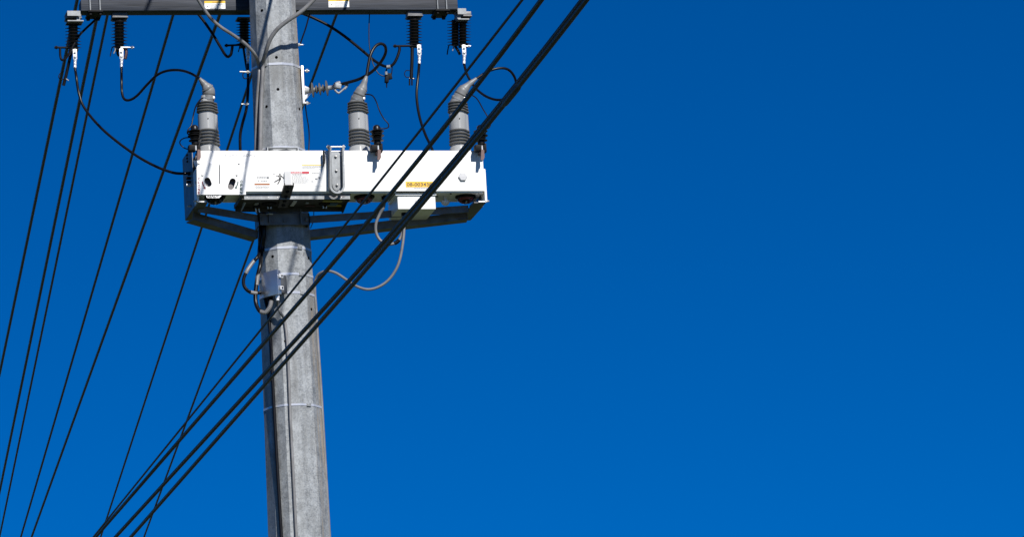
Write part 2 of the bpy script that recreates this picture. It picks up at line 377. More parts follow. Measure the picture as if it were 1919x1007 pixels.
# ------------------------------------------------------------------ underslung isolators
def shed_profile(r0, r1, pitch):
    return [(r0, pitch*.08), (r1*.97, pitch*.16), (r1, pitch*.22), (r1*.97, pitch*.28), (r0*1.25, pitch*.44), (r0, pitch*.6)]
TILT = .042
def isolator(label, px, y0, y1, Y, kind, nshed=9, rc=.0265, rs=.0475, dx2=None, grp='isolators hanging under the crossarm'):
    top, bot = A(px, y0, Y), A(px, y1, Y+TILT)   # hung with the foot swung back, as the photograph shows
    root = thing('disconnect_isolator', bot, label, 'isolator', grp)
    def post(tp, bt):
        H = (tp-bt).length; ax = (tp-bt).normalized()
        MB().lathe([(rc, 0), (rc, H)], bt, ax, 18).build('core', M_poly, root)
        pt = H/nshed
        for k in range(nshed):
            MB().lathe(shed_profile(rc*.98, rs, pt), bt+ax*(k*pt+pt*.12), ax, 26).build('shed', M_poly, root)
    post(top, bot)
    if dx2:
        off = Vector(dx2); post(top+off, bot+off)
    # mounting bracket under / beside the arm
    br = MB(); zt = zA-.001
    br.box((top.x, top.y, (top.z+zt)/2+.001), (.085, .07, max(.008, zt-top.z-.002)), None, .002)
    br.box((top.x, top.y, top.z+.004), (.09, .08, .006), None, .001); br.build('mounting_bracket', M_bracket, root)
    # lower terminal
    tb = MB(); tb.lathe([(rc*.9, -.004), (rc*.9, .006)], bot-Vector((0, 0, .004)), (0, 0, 1), 16)
    tb.box((bot.x, bot.y-.012, bot.z-.012), (.05, .05, .012), None, .002); tb.build('lower_cap', M_dark, root)
    Y = Y+TILT; lx = kind['lug']; Yl = Y-.045
    p0, p1 = A(lx, y1+1, Yl), A(lx, y1+20, Yl); p1.x = p0.x
    lg = MB(); lg.box((p0+p1)/2, (.023, .008, (p0-p1).length), None, .002); L = lg.build('cable_lug', M_alu, root)
    for q in (.33, .78):
        c = p0.lerp(p1, q); MB().lathe([(.0075, 0), (.0075, .006), (.004, .008)], c-Vector((0, .004, 0)), (0, -1, 0), 6).build('bolt', M_bolt, L)
    c0, c1 = p1, A(lx+.6, y1+37, Yl)
    MB().lathe([(.0095, 0), (.0095, .012), (.0075, .016), (.0085, .02), (.0085, .03), (.007, .034), (.0085, .038), (.0085, (c1-c0).length)], c0, c1-c0, 12).build('crimp_barrel', M_alu, L)
    for i, (xa, ya, xb, yb, dy, rr, mm) in enumerate(kind.get('bars', ())):
        a, b = A(xa, ya, Y+dy), A(xb, yb, Y+dy); t = MB(); t.cyl(a, b, rr*PX, 10)
        d = (b-a).normalized(); t.lathe([(rr*PX*1.7, 0), (rr*PX*1.7, .01)], a+d*.006, d, 6); t.build('terminal_bar', mm, root)
    for pts, rr, mm, nm in kind.get('tubes', ()):
        MB().tube(smooth_path([A(x, y, Y+dy) for x, y, dy in pts], 6), rr*PX, 10).build(nm, mm, root)
    return A(lx+.6, y1+36, Yl)
ARMY, ARMR = .262, .2
lug1 = isolator('black shedded isolator at the left end of the crossarm', 137, 37, 91, ARMY, dict(lug=140,
    bars=((102, 88.5, 138, 89, -.02, 2.0, M_dark),), tubes=(([(134, 96, .02), (129, 118, .03), (124, 140, .04), (119, 160, .05)], 3.0, M_dark, 'blade'),
    ([(119, 133, .04), (112, 138, .04), (110, 145, .04), (116, 149, .04), (121, 146, .04)], .8, M_dark, 'pull_ring'), ([(123, 147, .04), (129, 151, .03)], 1.0, M_bolt, 'latch_pin'))))
lug2 = isolator('black shedded isolator second from the left with a bright terminal arm', 223.5, 36, 90, ARMY, dict(lug=227,
    bars=((251, 88.5, 226, 88.5, -.05, 1.5, M_alu),), tubes=(([(236, 90, -.03), (236.5, 100, -.03), (234.5, 110, -.03)], 3.0, M_bronze, 'arc_contact'),
    ([(219, 88, 0), (212, 87, 0), (209, 93, 0), (206.5, 105, 0)], 1.0, M_dark, 'arcing_horn'), ([(215, 88, -.03), (216, 93, -.03), (213, 100, -.03)], 1.2, M_galv, 'contact_finger'), ([(222, 92, 0), (220, 99, .0), (223, 105, 0)], 2.2, M_dark, 'hinge'))))
lug3 = isolator('black shedded isolator half hidden behind the left side of the pole', 457.5, 37, 84, ARMY+.08, dict(lug=464,
    bars=((421, 85, 455, 83.5, -.02, 2.0, M_dark),), tubes=(([(449, 86, -.02), (448, 92, -.02), (446.5, 97, -.02)], 1.0, M_dark, 'arcing_horn'), ([(456, 88, 0), (459, 108, 0), (463, 132, 0)], 2.2, M_dark, 'blade'))))
lug4 = isolator('black shedded isolator with a long dark blade hanging below it', 776, 33, 83, ARMR, dict(lug=785,
    bars=((737, 86, 772, 85.5, -.03, 2.0, M_dark), (790, 92, 782, 92, -.03, 1.5, M_bolt)), tubes=(([(772.5, 88, -.02), (772, 115, -.02), (770.5, 147, -.02)], 3.3, M_dark, 'blade'),
    ([(767.5, 147, -.02), (767.5, 159.5, -.02)], 1.5, M_dark, 'blade_tip'), ([(772, 147, -.02), (772, 159.5, -.02)], 1.5, M_dark, 'blade_tip'),
    ([(768, 132, -.02), (761, 132, -.02), (758, 138, -.02), (761, 144, -.02), (768, 144, -.02)], .8, M_dark, 'pull_ring'), ([(767, 146.5, -.02), (778, 147, -.02)], 1.0, M_bolt, 'latch_pin'))))
lug5 = isolator('paired black shedded isolator at the right end of the crossarm', 867.5, 33.5, 83, ARMR, dict(lug=869,
    bars=((882, 86, 868, 86, -.05, 1.3, M_alu),), tubes=(([(848, 84, .04), (842, 84, .04), (839.5, 92, .04), (838, 102, .04)], 1.2, M_dark, 'arcing_horn'), ([(851, 84, 0), (850, 88, 0), (848, 95, 0)], 1.2, M_galv, 'contact_finger'),
    ([(853, 86, 0), (858, 94, 0), (862, 102, 0)], 2.6, M_dark, 'hinge'))), rc=.020, dx2=(-.042, .02, -.004))
# galvanised end hoods that cap the outer isolators
for nm, x0, x1, y0, y1 in (('left', 126, 151, 19.5, 29), ('right', 857.5, 874, 15, 26)):
    b = MB(); YH = (ARMY if nm == 'left' else ARMR)-.08; p, q = A(x0, y0, YH), A(x1, y1, YH)
    b.span((p.x, p.y, p.z), (q.x, p.y+.12, p.z-.005)); b.span((p.x, p.y, p.z-.005), (q.x, p.y+.005, q.z)); b.span((q.x-.02 if nm == 'left' else p.x, p.y+.02, q.z-.02), (q.x if nm == 'left' else p.x+.02, p.y+.1, q.z))
    b.span((p.x+.002, p.y+.012, q.z-.028), (q.x+.018, p.y+.1, q.z-.022))
    b.build('end_bracket', M_galv, arm, False)

# ------------------------------------------------------------------ recloser
rec = thing('recloser', F(640, 358, .12), 'long white pole-mounted switch tank with three grey bushings on top', 'recloser')
tl, tr, bl = F(373, 282), F(904.5, 282), F(373, 358)
TX0, TX1 = tl.x, tr.x; TZ1 = (tl.z+tr.z)/2; TZ0 = TZ1 - 76*PX*1.03
b = MB(); b.span((TX0, YF, TZ0), (TX1, YB, TZ1), .006); tank = b.build('tank', M_white, rec)
b = MB()                                        # folded rim and stiffeners on the underside
b.span((TX0+.01, YF+.012, TZ0-.006), (TX1-.01, YF+.02, TZ0)); b.span((TX0+.01, YB-.02, TZ0-.012), (TX1-.01, YB-.008, TZ0))
for px in (431, 560, 720): x = F(px, 358).x; b.span((x-.008, YF+.022, TZ0-.005), (x+.008, YB-.022, TZ0))
b.build('underside_rim', M_white, rec, False)
text('raised_lettering', '15.2KV  60HZ', (416, 482, 288.5, 293.5), YF-.0003, mat('relief_shade_grey', (.47, .47, .48), .5), tank, .0012)  # grey stands in for relief shading; the letters share the tank's white
for px, py in ((452, 374), (433, 372), (659, 362), (700, 366), (720, 364), (827, 366), (893, 364), (848, 361)):
    p = F(px, py, .1); MB().lathe([(.006, 0), (.006, .005)], (F(px, 358).x, YF+(py-358)/79+.01, TZ0-.005), (0, 0, 1), 8).build('rivet', M_dark, tank)
b = MB(); c = F(867, 332); b.lathe([(.0255, 0), (.0255, .009), (.0225, .012), (.0005, .0125)], (c.x, YF, c.z), (0, -1, 0), 6); b.build('hex_cap', mat('pale_grey_cap', (.47, .475, .49), .4), rec, False)

# control panel with lettering
YP = YF-.034
hc, ho = stadium(388.5, 338.5, 391, 344.5, 5.7), stadium(436, 340, 432.5, 350, 5.7)
slit = [(410, 309), (411.8, 309), (412.4, 345), (410.6, 345)]
panel = link('control_panel', holed_plate([(368.5, 308), (373.8, 306.5), (459.5, 307.5), (460.7, 365), (369.3, 365)], [hc, ho, slit], YP, .003), M_white, rec, False)
b = MB(); p0, p1 = A(368.7, 308, YP), A(460.2, 365, YP)
b.span((p1.x-.003, YP+.002, p0.z-.004), (p1.x-.0003, YF, p1.z+.003)); b.poly([(p0.x+.012, YP+.0025, p0.z), (p1.x, YP+.0025, p0.z), (p1.x, YF+.001, p0.z+.02), (p0.x+.012, YF+.001, p0.z+.02)], (0, .001, -.002))
b.build('panel_hood', M_white, panel, False)
b = MB(); p2, p3 = A(361.5, 300, YF+.0), A(373, 312, YF+.0); b.poly([A(362.5, 301, YF-.004), A(374, 300.5, YF-.004), A(373.5, 307, YF-.004), A(369, 309.5, YF-.004), A(366, 314, YF-.004)], (0, .003, 0)); b.build('side_tab', M_white, panel, False)
for nm, st in (('close_socket', hc), ('open_socket', ho)):
    b = MB(); n = len(st)
    fr = [A(x, y, YP+.0015) for x, y in st]; bk = [Vector((v.x, YF-.0015, v.z)) for v in fr]
    b.add(fr+bk, [(i, (i+1) % n, n+(i+1) % n, n+i) for i in range(n)]+[tuple(range(n, 2*n))]); b.build(nm, M_grey, panel)
for px, py in ((372.5, 306.8), (447.5, 306.8), (379, 328.5), (443.5, 328.5)):
    c = A(px, py, YP-.0015); MB().lathe([(.0062, 0), (.0058, .003), (.003, .0048), (0.0005, .005)], c, (0, -1, 0), 12).build('screw', M_bolt, panel)
def stack(name, word, x, ys, w, h, mm):
    for chx, y in zip(word, ys): text(name, chx, (x-w/2, x+w/2, y-h/2, y+h/2), YP-.0019, mm, panel, .0006, .035)
stack('close_letter', 'CLOSE', 372.8, (335, 341.9, 348.6, 355.2, 361.4), 4.3, 5.0, M_dred)
stack('open_letter', 'OPEN', 452, (340.4, 347.3, 354.4, 360.9), 4.9, 5.2, M_dgrn)
def arrow(pts, mm, nm):
    P = [A(x, y, YP-.0019) for x, y in pts]; b = MB(); w = .0032
    for i in range(len(P)-1):
        d = (P[i+1]-P[i]).normalized(); s = Vector((-d.z, 0, d.x))*w; b.poly([P[i]-s, P[i]+s, P[i+1]+s, P[i+1]-s], (0, -.0005, 0))
    d = (P[-1]-P[-2]).normalized(); s = Vector((-d.z, 0, d.x)); b.poly([P[-1]+s*.0085, P[-1]+d*.012, P[-1]-s*.0085], (0, -.0005, 0)); b.build(nm, mm, panel, False)
arrow([(379.2, 340.5), (379.8, 344), (381, 347.5), (383.2, 351.5)], M_dred, 'close_arrow'); arrow([(446, 340.5), (445.5, 344), (444.3, 347.5), (442.6, 351)], M_dgrn, 'open_arrow')
b = MB(); b.poly([A(387, 364, YP+.004), A(418, 364, YP+.004), A(410.5, 371.3, YP+.004), (A(388.5, 371.3, YP+.004)), A(386.6, 369, YP+.004)], (0, .002, 0)); rl = b.build('ready_tag', M_paper, rec, False)
text('ready_letter', 'READY', (388.6, 411, 365.6, 370.4), YP+.0035, M_blk, rl, .0006, .03)

# labels on the tank front
def sheet(name, x0, x1, y0, y1, mm, parent, lift=.0012, th=.001):
    p, q = F(x0, y0), F(x1, y1); b = MB(); b.span((p.x, YF-lift, p.z), (q.x, YF-lift+th, q.z)); return b.build(name, mm, parent, False)
def lines(name, rows, mm, parent, lift=.0022):
    b = MB()
    for x0, x1, y, h in rows:
        x = x0
        while x < x1-.6:                         # words of uneven length
            w = min(random.uniform(1.4, 4.0), x1-x); p, q = F(x, y), F(x+w, y+h); b.span((p.x, YF-lift, p.z), (q.x, YF-lift+.0006, q.z)); x += w+.7
    return b.build(name, mm, parent, False)
dl = sheet('danger_label', 511.5, 603, 320.5, 348, M_paper, rec)
rs = sheet('red_header', 545, 579.5, 321.3, 325.7, M_red, dl, .0021, .0008); text('danger_letter', 'DANGER', (546.5, 566.5, 321.9, 325.1), YF-.0022, M_paper, rs)
lines('danger_fine_print', [(546.5, 577, 326.6, .8), (546.5, 566, 328.4, .7), (546.5, 575, 330.3, .7), (546.5, 575, 332.2, .7), (546.5, 577, 334.1, .7), (546.5, 578, 336.0, .7), (546.5, 579.5, 338, .8), (546.5, 577, 340, .8), (546.5, 577, 342, .8), (546.5, 574, 344, .8)], M_gpr, dl)
lines('diagram_caption', [(584.5, 597, 323.4, .7), (584.5, 598, 325.0, .7)], M_gpr, dl)
def person_symbol():
    b = MB(); L = .0023
    def seg(x0, y0, x1, y1, w):
        p, q = F(x0, y0, -L), F(x1, y1, -L); d = (q-p).normalized(); s = Vector((-d.z, 0, d.x))*w*1.4*PX/2; b.poly([p-s, p+s, q+s, q-s], (0, .0006, 0))
    c = F(524.6, 326.2, -L); b.lathe([(.0045, 0), (.0045, .0006)], c, (0, 1, 0), 14)
    seg(516.8, 329.3, 522.6, 329.4, 1.1); seg(522.3, 329, 524.6, 336.2, 1.5); seg(526.2, 329, 525.9, 336, 1.3); seg(523, 329, 526.6, 328.8, 1.2); seg(526.8, 329.2, 531.6, 334.4, 1.5); seg(523.8, 334.8, 526.6, 334.2, 2.4)
    seg(524.4, 335.6, 514, 341.4, 1.6); seg(525.8, 335.6, 520.3, 345.4, 1.7); seg(512, 326.4, 515.8, 327, .6)
    b.build('falling_person_symbol', M_blk, dl, False)
person_symbol()
b = MB()
for (x, y, r) in ((585, 340, 3.0), (592.5, 335.4, 2.0), (598.3, 333.2, 2.6)):
    for k in range(7):
        t = 2*math.pi*k/7; p = F(x+r*math.cos(t), y+r*.8*math.sin(t), -.0023); b.box(p, (.0042, .0006, .0022), Matrix.Rotation(t, 3, 'Y'))
    b.box(F(x, y, -.0023), (.006, .0006, .005))
for k in range(6): b.box(F(588.5+k*.9, 344-k*1.0, -.0023), (.0018, .0006, .001))
b.build('wiring_diagram', M_gpr, dl, False)
wl = sheet('notice_label', 564.5, 605.5, 307.8, 316.5, M_paper, rec); sheet('yellow_header', 565.5, 602.5, 308.7, 310.2, M_yel, wl, .0021, .0008)
lines('notice_fine_print', [(566.5, 602, 311.4, .7), (566.5, 604, 313, .7), (566.5, 591, 315, .8)], M_gpr, wl)
sl_ = sheet('service_label', 476.5, 507, 330.5, 355, M_paper, rec); sheet('orange_strip', 477, 505.5, 343.8, 347, M_org, sl_, .0021, .0008)
lines('service_fine_print', [(481.5, 499, 331.4, .9), (481.5, 501, 333, .8), (481.5, 497, 334.8, .8), (488.5, 503, 338.2, .9), (488.5, 500, 339.8, .7), (478.5, 504, 349, .7), (478.5, 504, 350.7, .7), (479, 503, 352.4, .7)], M_gpr, sl_)
sheet('print_block', 499.8, 504, 331.4, 335, M_gpr, sl_, .0022, .0006)
b = MB(); b.poly([F(483, 337.4, -.0023), F(485.6, 338.2, -.0023), F(484.6, 340.6, -.0023)], (0, .0006, 0)); b.build('pictogram', M_blk, sl_, False)
npl = sheet('number_plate', 760, 817, 340.4, 350.9, M_yel, rec); text('plate_digits', '08-003438', (762.3, 809.5, 342.5, 349), YF-.0013, M_blk, npl, .0006, .014)
lines('plate_fine_print', [(776, 800, 352.1, .7)], M_gpr, npl, .0008)
sheet('seam', 459, 460, 283, 307, M_white, rec, .0004, .002)

# lower rail and mechanism tray
p0, p1 = F(457, 358, .03), F(656, 373.5, .03); ZT = p1.z
b = MB(); b.span((p0.x, YF+.028, TZ0-.0005), (p1.x, YF+.032, ZT)); b.build('front_rail', M_galv, rec, False)
for px in (463, 503, 520, 553, 640):
    c = F(px, 370, .028); MB().lathe([(.0035, 0), (.003, .002)], c, (0, -1, 0), 8).build('rivet', M_bolt, rec)
tray = MB(); xL, xR = F(452, 375, .03).x, F(655, 375, .03).x
tray.span((xL, YF+.034, ZT+.002), (xR, YF+.24, ZT+.006)); tray.span((xR, YF+.034, ZT-.002), (xR+.004, YF+.24, ZT+.02)); tray.span((xL-.004, YF+.034, ZT-.002), (xL, YF+.24, ZT+.02))
tray.span((xL, YF+.225, ZT-.022), (xR, YF+.23, ZT+.004)); tr_ = tray.build('mechanism_tray', M_lever, rec, False)
b = MB(); b.poly([(xR-.006, YF+.05, ZT-.001), (xR-.006, YF+.235, ZT-.001), (xR-.006, YF+.235, ZT-.03), (xR-.006, YF+.2, ZT-.034)], (.004, 0, 0)); b.build('tray_gusset', M_lever, tr_, False)
def under(px, dyb): return Vector((F(px, 373, .1).x, YF+dyb, ZT))
for px, rr in ((500, .042), (604, .034)):
    c = under(px+6, .13); MB().lathe([(rr, 0), (rr*.93, -.006), (rr*.5, -.008), (rr*.25, -.016), (rr*.2, -.02)], c, (0, 0, 1), 22).build('bearing_cap', M_dark, tr_)
    for s in (-1, 1): MB().cyl(c+Vector((s*.008, 0, -.012)), c+Vector((s*.008, 0, -.028)), .004, 8).build('stud', M_alu, tr_)
b = MB(); b.box(under(551, .12)-Vector((0, 0, .002)), (.02, .11, .004)); b.build('shim_plate', M_alu, tr_, False)
for (px, dy, sx, sy, mm) in ((575, .1, .02, .02, M_galv), (620, .06, .11, .02, mat('brass_link', (.28, .22, .03), .5, .4)), (630, .16, .08, .012, mat('yellow_link', (.42, .36, .05), .5)), (626, .13, .045, .05, mat('blue_sleeve', (.03, .09, .16), .5)), (585, .17, .06, .008, M_heat), (481, .12, .02, .03, M_galv)):
    b = MB(); b.box(under(px, dy)-Vector((0, 0, .004)), (sx, sy, .008), Matrix.Rotation(.1, 3, 'Z'), .001); b.build('linkage', mm, tr_, False)
for px, y0, y1 in ((457, 377, 394),):
    MB().cyl(A(455+4, 379, YF+.1), A(452, 396, YF+.12), .008, 12, .003).build('drain_nozzle', M_galv, tr_)
for px in (479, 485): MB().cyl(A(px, 391, -.25), A(px+1.5, 398, -.25), .004, 8).build('stud', M_alu, tr_)
b = MB(); b.box(A(481, 388, -.26), (.035, .04, .012), None, .002); b.build('stud_block', M_dark, tr_)
# operating lever (a dark channel) and the white flag above it
b = MB(); a0, a1 = A(529.5, 389, YF+.13), A(542.3, 347, YF-.10)
d = (a1-a0).normalized(); sd = Vector((1, 0, 0)); up = sd.cross(d).normalized()
b.bar(a0, a1, .054, .004, up); lv = b.build('lever', M_lever, rec, False)
for s in (-1, 1):
    b = MB(); b.bar(a0+sd*.025*s-up*.008, a1+sd*.025*s-up*.008, .004, .014, up); b.build('lever_flange', M_lever, lv, False)
for t in (.12, .3, .5, .72, .93):
    c = a0.lerp(a1, t)-up*.003; MB().lathe([(.011, 0), (.011, .008), (.006, .014)], c, -up if up.y > 0 else up, 8).build('lever_bolt', M_dark, lv)
b = MB(); pts = []
for k in range(9):
    t = k/8; x = 533.2+12*t; pts.append((x, -.018-.022*t))
vs = [A(x, 321.3, YF+dy) for x, dy in pts]+[A(x+.6, 348, YF+dy) for x, dy in pts]
b.add(vs, [(k, k+1, k+10, k+9) for k in range(8)]); n0 = len(b.v); b.add([v+Vector((0, .002, 0)) for v in vs], [(k+9, k+10, k+1, k) for k in range(8)])
b.add([vs[0], vs[9], vs[9]+Vector((0, .03, 0)), vs[0]+Vector((0, .03, 0))], [(0, 1, 2, 3)]); b.build('lever_guard', M_white, rec)

# U-shaped hanging lug with its strap plate
def U(inset, yb=362.8): 
    x0, x1 = 617.6+inset, 645.4-inset; pts = [(x0, 276)]
    cx, rx = (x0+x1)/2, (x1-x0)/2; cy = yb-inset-rx*.95
    pts += [(x0+.5, cy)] + [(cx+.8+rx*math.cos(t), cy+rx*.95*math.sin(t)) for t in [math.pi-math.pi*k/14 for k in range(1, 14)]] + [(x1+1.2, cy), (x1, 276)]
    return pts
b = MB(); o_, i_ = U(0), U(3.6); n = len(o_); D0, D1 = YF-.002, YF-.05
vs = [A(x, y, D1) for x, y in o_]+[A(x, y, D1) for x, y in i_]
bkv = [Vector((v.x, D0, v.z)) for v in vs]; vs += bkv
fs = []
for k in range(n-1): fs += [(k, k+1, n+k+1, n+k), (2*n+k, 3*n+k, 3*n+k+1, 2*n+k+1), (k, 2*n+k, 2*n+k+1, k+1), (n+k, n+k+1, 3*n+k+1, 3*n+k)]
fs += [(0, n, 3*n, 2*n), (n-1, 3*n-1, 4*n-1, 2*n-1)]
b.add(vs, fs); lug = b.build('hanger_channel', M_galv, rec)
b = MB(); inner = [(622, 284.5), (634.5, 284.5), (637.5, 292), (639.4, 340)] + U(4.6)[-3:2:-1] + [(622, 340)]
b.poly([A(x, y, YF-.012) for x, y in [(621.3, 284.5), (634.5, 284.5), (638, 293), (639.6, 346), (637.5, 352), (634.5, 356), (630.8, 357.6), (626.5, 355.5), (623.8, 351), (622.6, 345)]], (0, .01, 0)); hp = b.build('strap_plate', M_galv, lug, False)
for px, py in ((629, 293.5), (630.2, 320), (631.4, 347)):
    c = A(px, py, YF-.012); MB().lathe([(.008, 0), (.008, .007), (.0045, .009), (.004, .014)], c, (0, -1, 0), 6).build('bolt', M_bolt, lug)
b = MB(); p, q = A(611.5, 275.3, YF-.03), A(646.5, 275.3, YF-.03); b.cyl(p, q, .005, 10); b.lathe([(.011, 0), (.011, .012)], p+Vector((.006, 0, 0)), (1, 0, 0), 6); b.lathe([(.011, 0), (.011, .01)], q-Vector((.014, 0, 0)), (1, 0, 0), 6); b.build('hanger_pin', M_bolt, lug)
b = MB(); b.poly([A(641.6, 273.4, YF-.03), A(645.4, 272.2, YF-.03), A(646, 288, YF-.03), A(642, 288, YF-.03)], (0, .02, 0)); b.poly([A(617, 274.4, YF-.03), A(620.6, 273.6, YF-.03), A(620.6, 288, YF-.03), A(617.2, 288, YF-.03)], (0, .02, 0)); b.build('hanger_ear', M_galv, lug, False)
b = MB(); b.bar(A(606.2, 282.5, YF-.03), A(607.2, 307, YF-.03), .009, .018, (0, 1, 0)); b.bar(A(606.4, 305, YF-.03), A(605.6, 313, YF-.025), .005, .015, (0, 1, 0)); b.build('locking_blade', M_dark, rec, False)
b = MB(); c = A(631, 372, YF+.026)
b.poly([A(614, 366, YF+.0265), A(650, 366, YF+.0265), A(647, 368, YF+.0265), A(643, 370.4, YF+.0265), A(631, 372, YF+.0265), A(619, 370.4, YF+.0265)], (0, .001, 0)); b.build('rail_notch', M_grey, rec, False)

# terminal box below the tank
q0, q1 = A(744.5, 366, YF+.03), A(817, 392, YF+.03)
b = MB(); b.span((q0.x, YF+.03, q0.z), (q1.x, YF+.29, q1.z), .004); tbx = b.build('terminal_box', M_white, rec)
b = MB(); q2, q3 = A(741.2, 362.4, YF+.02), A(817.8, 366, YF+.02); b.span((q2.x, YF+.02, q2.z), (q3.x, YF+.24, q3.z), .001); b.build('box_lid', M_white, tbx)
b = MB(); b.span((q2.x+.002, YF+.008, q2.z+.0005), (q3.x-.002, YF+.2, TZ0-.0005)); b.build('box_gasket', M_dark, tbx, False)
text('box_mark', 'C', (777, 780.5, 376.5, 380), YF+.0294, M_gpr, tbx)
c = Vector((A(757, 398, YF+.12).x, YF+.12, q1.z)); MB().lathe([(.016, .002), (.016, -.018), (.011, -.02), (.011, -.04)], c, (0, 0, 1), 14).build('cable_gland', M_dark, tbx)
# indicator domes, vent
def dome(px, name='indicator_dome', red=True):
    c = Vector((F(px, 358, .1).x, YF+.115, TZ0))
    MB().lathe([(.058, .0), (.058, -.008), (.05, -.012)], c, (0, 0, 1), 28).build('dome_flange', M_dark, rec)
    g = MB(); prof = [(.050*math.cos(t), -.011-.034*math.sin(t)) for t in [math.pi/2*k/8 for k in range(9)]]; prof[-1] = (.0008, prof[-1][1])
    o = g.lathe(prof, c, (0, 0, 1), 28).build(name, M_glass, rec)
    MB().lathe([(.036, -.0125), (.036, -.017), (.02, -.02), (.02, -.0125)], c, (0, 0, 1), 24).build('indicator_disc', M_ired if red else M_dark, o)
    MB().cyl(c+Vector((.002, 0, -.021)), c+Vector((.002, 0, -.036)), .0045, 10).build('indicator_stem', M_alu, o)
dome(683); dome(873); dome(403, 'indicator_dome', False)
c = Vector((F(835, 358, .1).x, YF+.12, TZ0)); MB().lathe([(.009, 0), (.009, -.028), (.025, -.029), (.0245, -.036), (.017, -.047), (.007, -.053), (.001, -.054)], c, (0, 0, 1), 22).build('vent_valve', M_purple, rec)
c = Vector((F(720, 358, .1).x, YF+.1, TZ0)); MB().lathe([(.018, 0), (.018, -.02), (.012, -.022), (.012, -.03)], c, (0, 0, 1), 14).build('cable_gland', M_dark, rec)
for px in (760, 395): pass

# bushings
def lobes(th, r):                               # rounded two-lobed outline scaled by r (r = half width)
    best = 0
    for cx, cy, cr in ((-.10, -.12, .80), (.34, .22, .66), (-.10, -.70, .26)):
        d = cx*math.cos(th)+cy*math.sin(th); q = d*d-(cx*cx+cy*cy)+cr*cr
        if q >= 0: best = max(best, d+math.sqrt(q))
    return r*best*math.cos(th), r*best*math.sin(th)
def bushing(px, boot, label):
    Yb = YF+.115; base = A(px, 279, Yb); base.z = TZ1
    x = base.x
    def Z(py): return A(px, py, Yb).z
    o = MB(); prof = [(.066, 0), (.066, Z(279)-TZ1), (.060, Z(276.5)-TZ1), (.054, Z(274.5)-TZ1), (.053, Z(247.5)-TZ1), (.0605, Z(246)-TZ1), (.0600, Z(216)-TZ1), (.051, Z(214)-TZ1), (.049, Z(196)-TZ1), (.044, Z(193)-TZ1), (.036, Z(190)-TZ1), (.034, Z(180)-TZ1)]
    body = o.lathe(prof, (x, Yb, TZ1), (0, 0, 1), 48, lobes).build('bushing', M_bush, rec); body['label'] = label
    def rib(py, hw, h=.0095):
        MB().lathe([(hw-.018, h*.1), (hw-.002, h*.12), (hw, h*.3), (hw, h*.5), (hw-.003, h*.66), (hw-.018, h*.95)], (x, Yb, Z(py)), (0, 0, 1), 48, lobes).build('rib', M_rib, body)
    for k in range(5): rib(273-k*6.1, .0695-.0012*k, .0165)
    for k in range(4): rib(211.5-k*5.1, .067-.0015*k, .014)
    MB().lathe([(.0035, 0), (.0035, .004)], (x-.006, Yb-.056, Z(227)), (0, -1, 0), 8).build('bolt', M_dark, body)
    pts = smooth_path([A(a, b_, Yb+c_) for a, b_, c_, r in boot], 5)
    n = len(boot)-1; rr = []
    for i in range(len(pts)):
        t = i/5; k = min(int(t), n-1); u = t-k; u = u*u*(3-2*u) if abs(boot[k][3]-boot[k+1][3]) > 1.2 else u; rr.append((boot[k][3]*(1-u)+boot[k+1][3]*u)*PX)
    bo = MB().tube(pts, rr, 22).build('boot', M_boot, body)
    k = len(pts)//2+1; d = (pts[k+1]-pts[k]).normalized(); MB().lathe([(rr[k]*1.02, -.004), (rr[k]*1.12, -.002), (rr[k]*1.12, .004), (rr[k]*1.02, .006)], pts[k], d, 22).build('boot_collar', M_boot, bo)
    for kk, wd in ((3, .0045), (7, .003)):
        d = (pts[kk+1]-pts[kk]).normalized(); cb = MB().lathe([(rr[kk]*1.0, -wd), (rr[kk]*1.06, -wd), (rr[kk]*1.06, wd), (rr[kk]*1.0, wd)], pts[kk], d, 24).build('clamp_band', M_galv if kk == 3 else M_rib, bo)
        if kk == 3: MB().box(pts[kk]+Vector((rr[kk]*.8, -rr[kk]*.75, 0)), (.012, .012, .014), None, .002).build('clamp_screw', M_bolt, cb)
    p = A(*boot[1][:2], Yb-boot[1][3]*PX); MB().lathe([(.003, 0), (.003, .002)], p, (0, -1, 0), 8).build('vent_dimple', M_dark, bo)
    return Yb
bushing(391, [(388.5, 195, 0, 11.5), (390.5, 180, -.005, 11.5), (391, 171, -.01, 11.6), (388, 164.5, -.015, 10.2), (382, 156.5, -.02, 6.2), (373.5, 146.5, -.03, 3.0)], 'left bushing with its boot bent to the left')
bushing(673.5, [(668, 195, 0, 13.5), (672, 182, -.01, 12.0), (676.5, 171, -.02, 10.5), (679, 166, -.02, 8.8), (683, 154, -.03, 5.4), (687, 142.5, -.035, 3.0)], 'middle bushing with its boot leaning to the right')
bushing(862, [(855, 196, 0, 13.5), (861.5, 181, -.01, 12.0), (867, 170.5, -.02, 10.5), (870.5, 166.5, -.02, 9.0), (880, 157, -.03, 5.4), (893, 147, -.035, 3.0)], 'right bushing leaning right behind the thick wires')

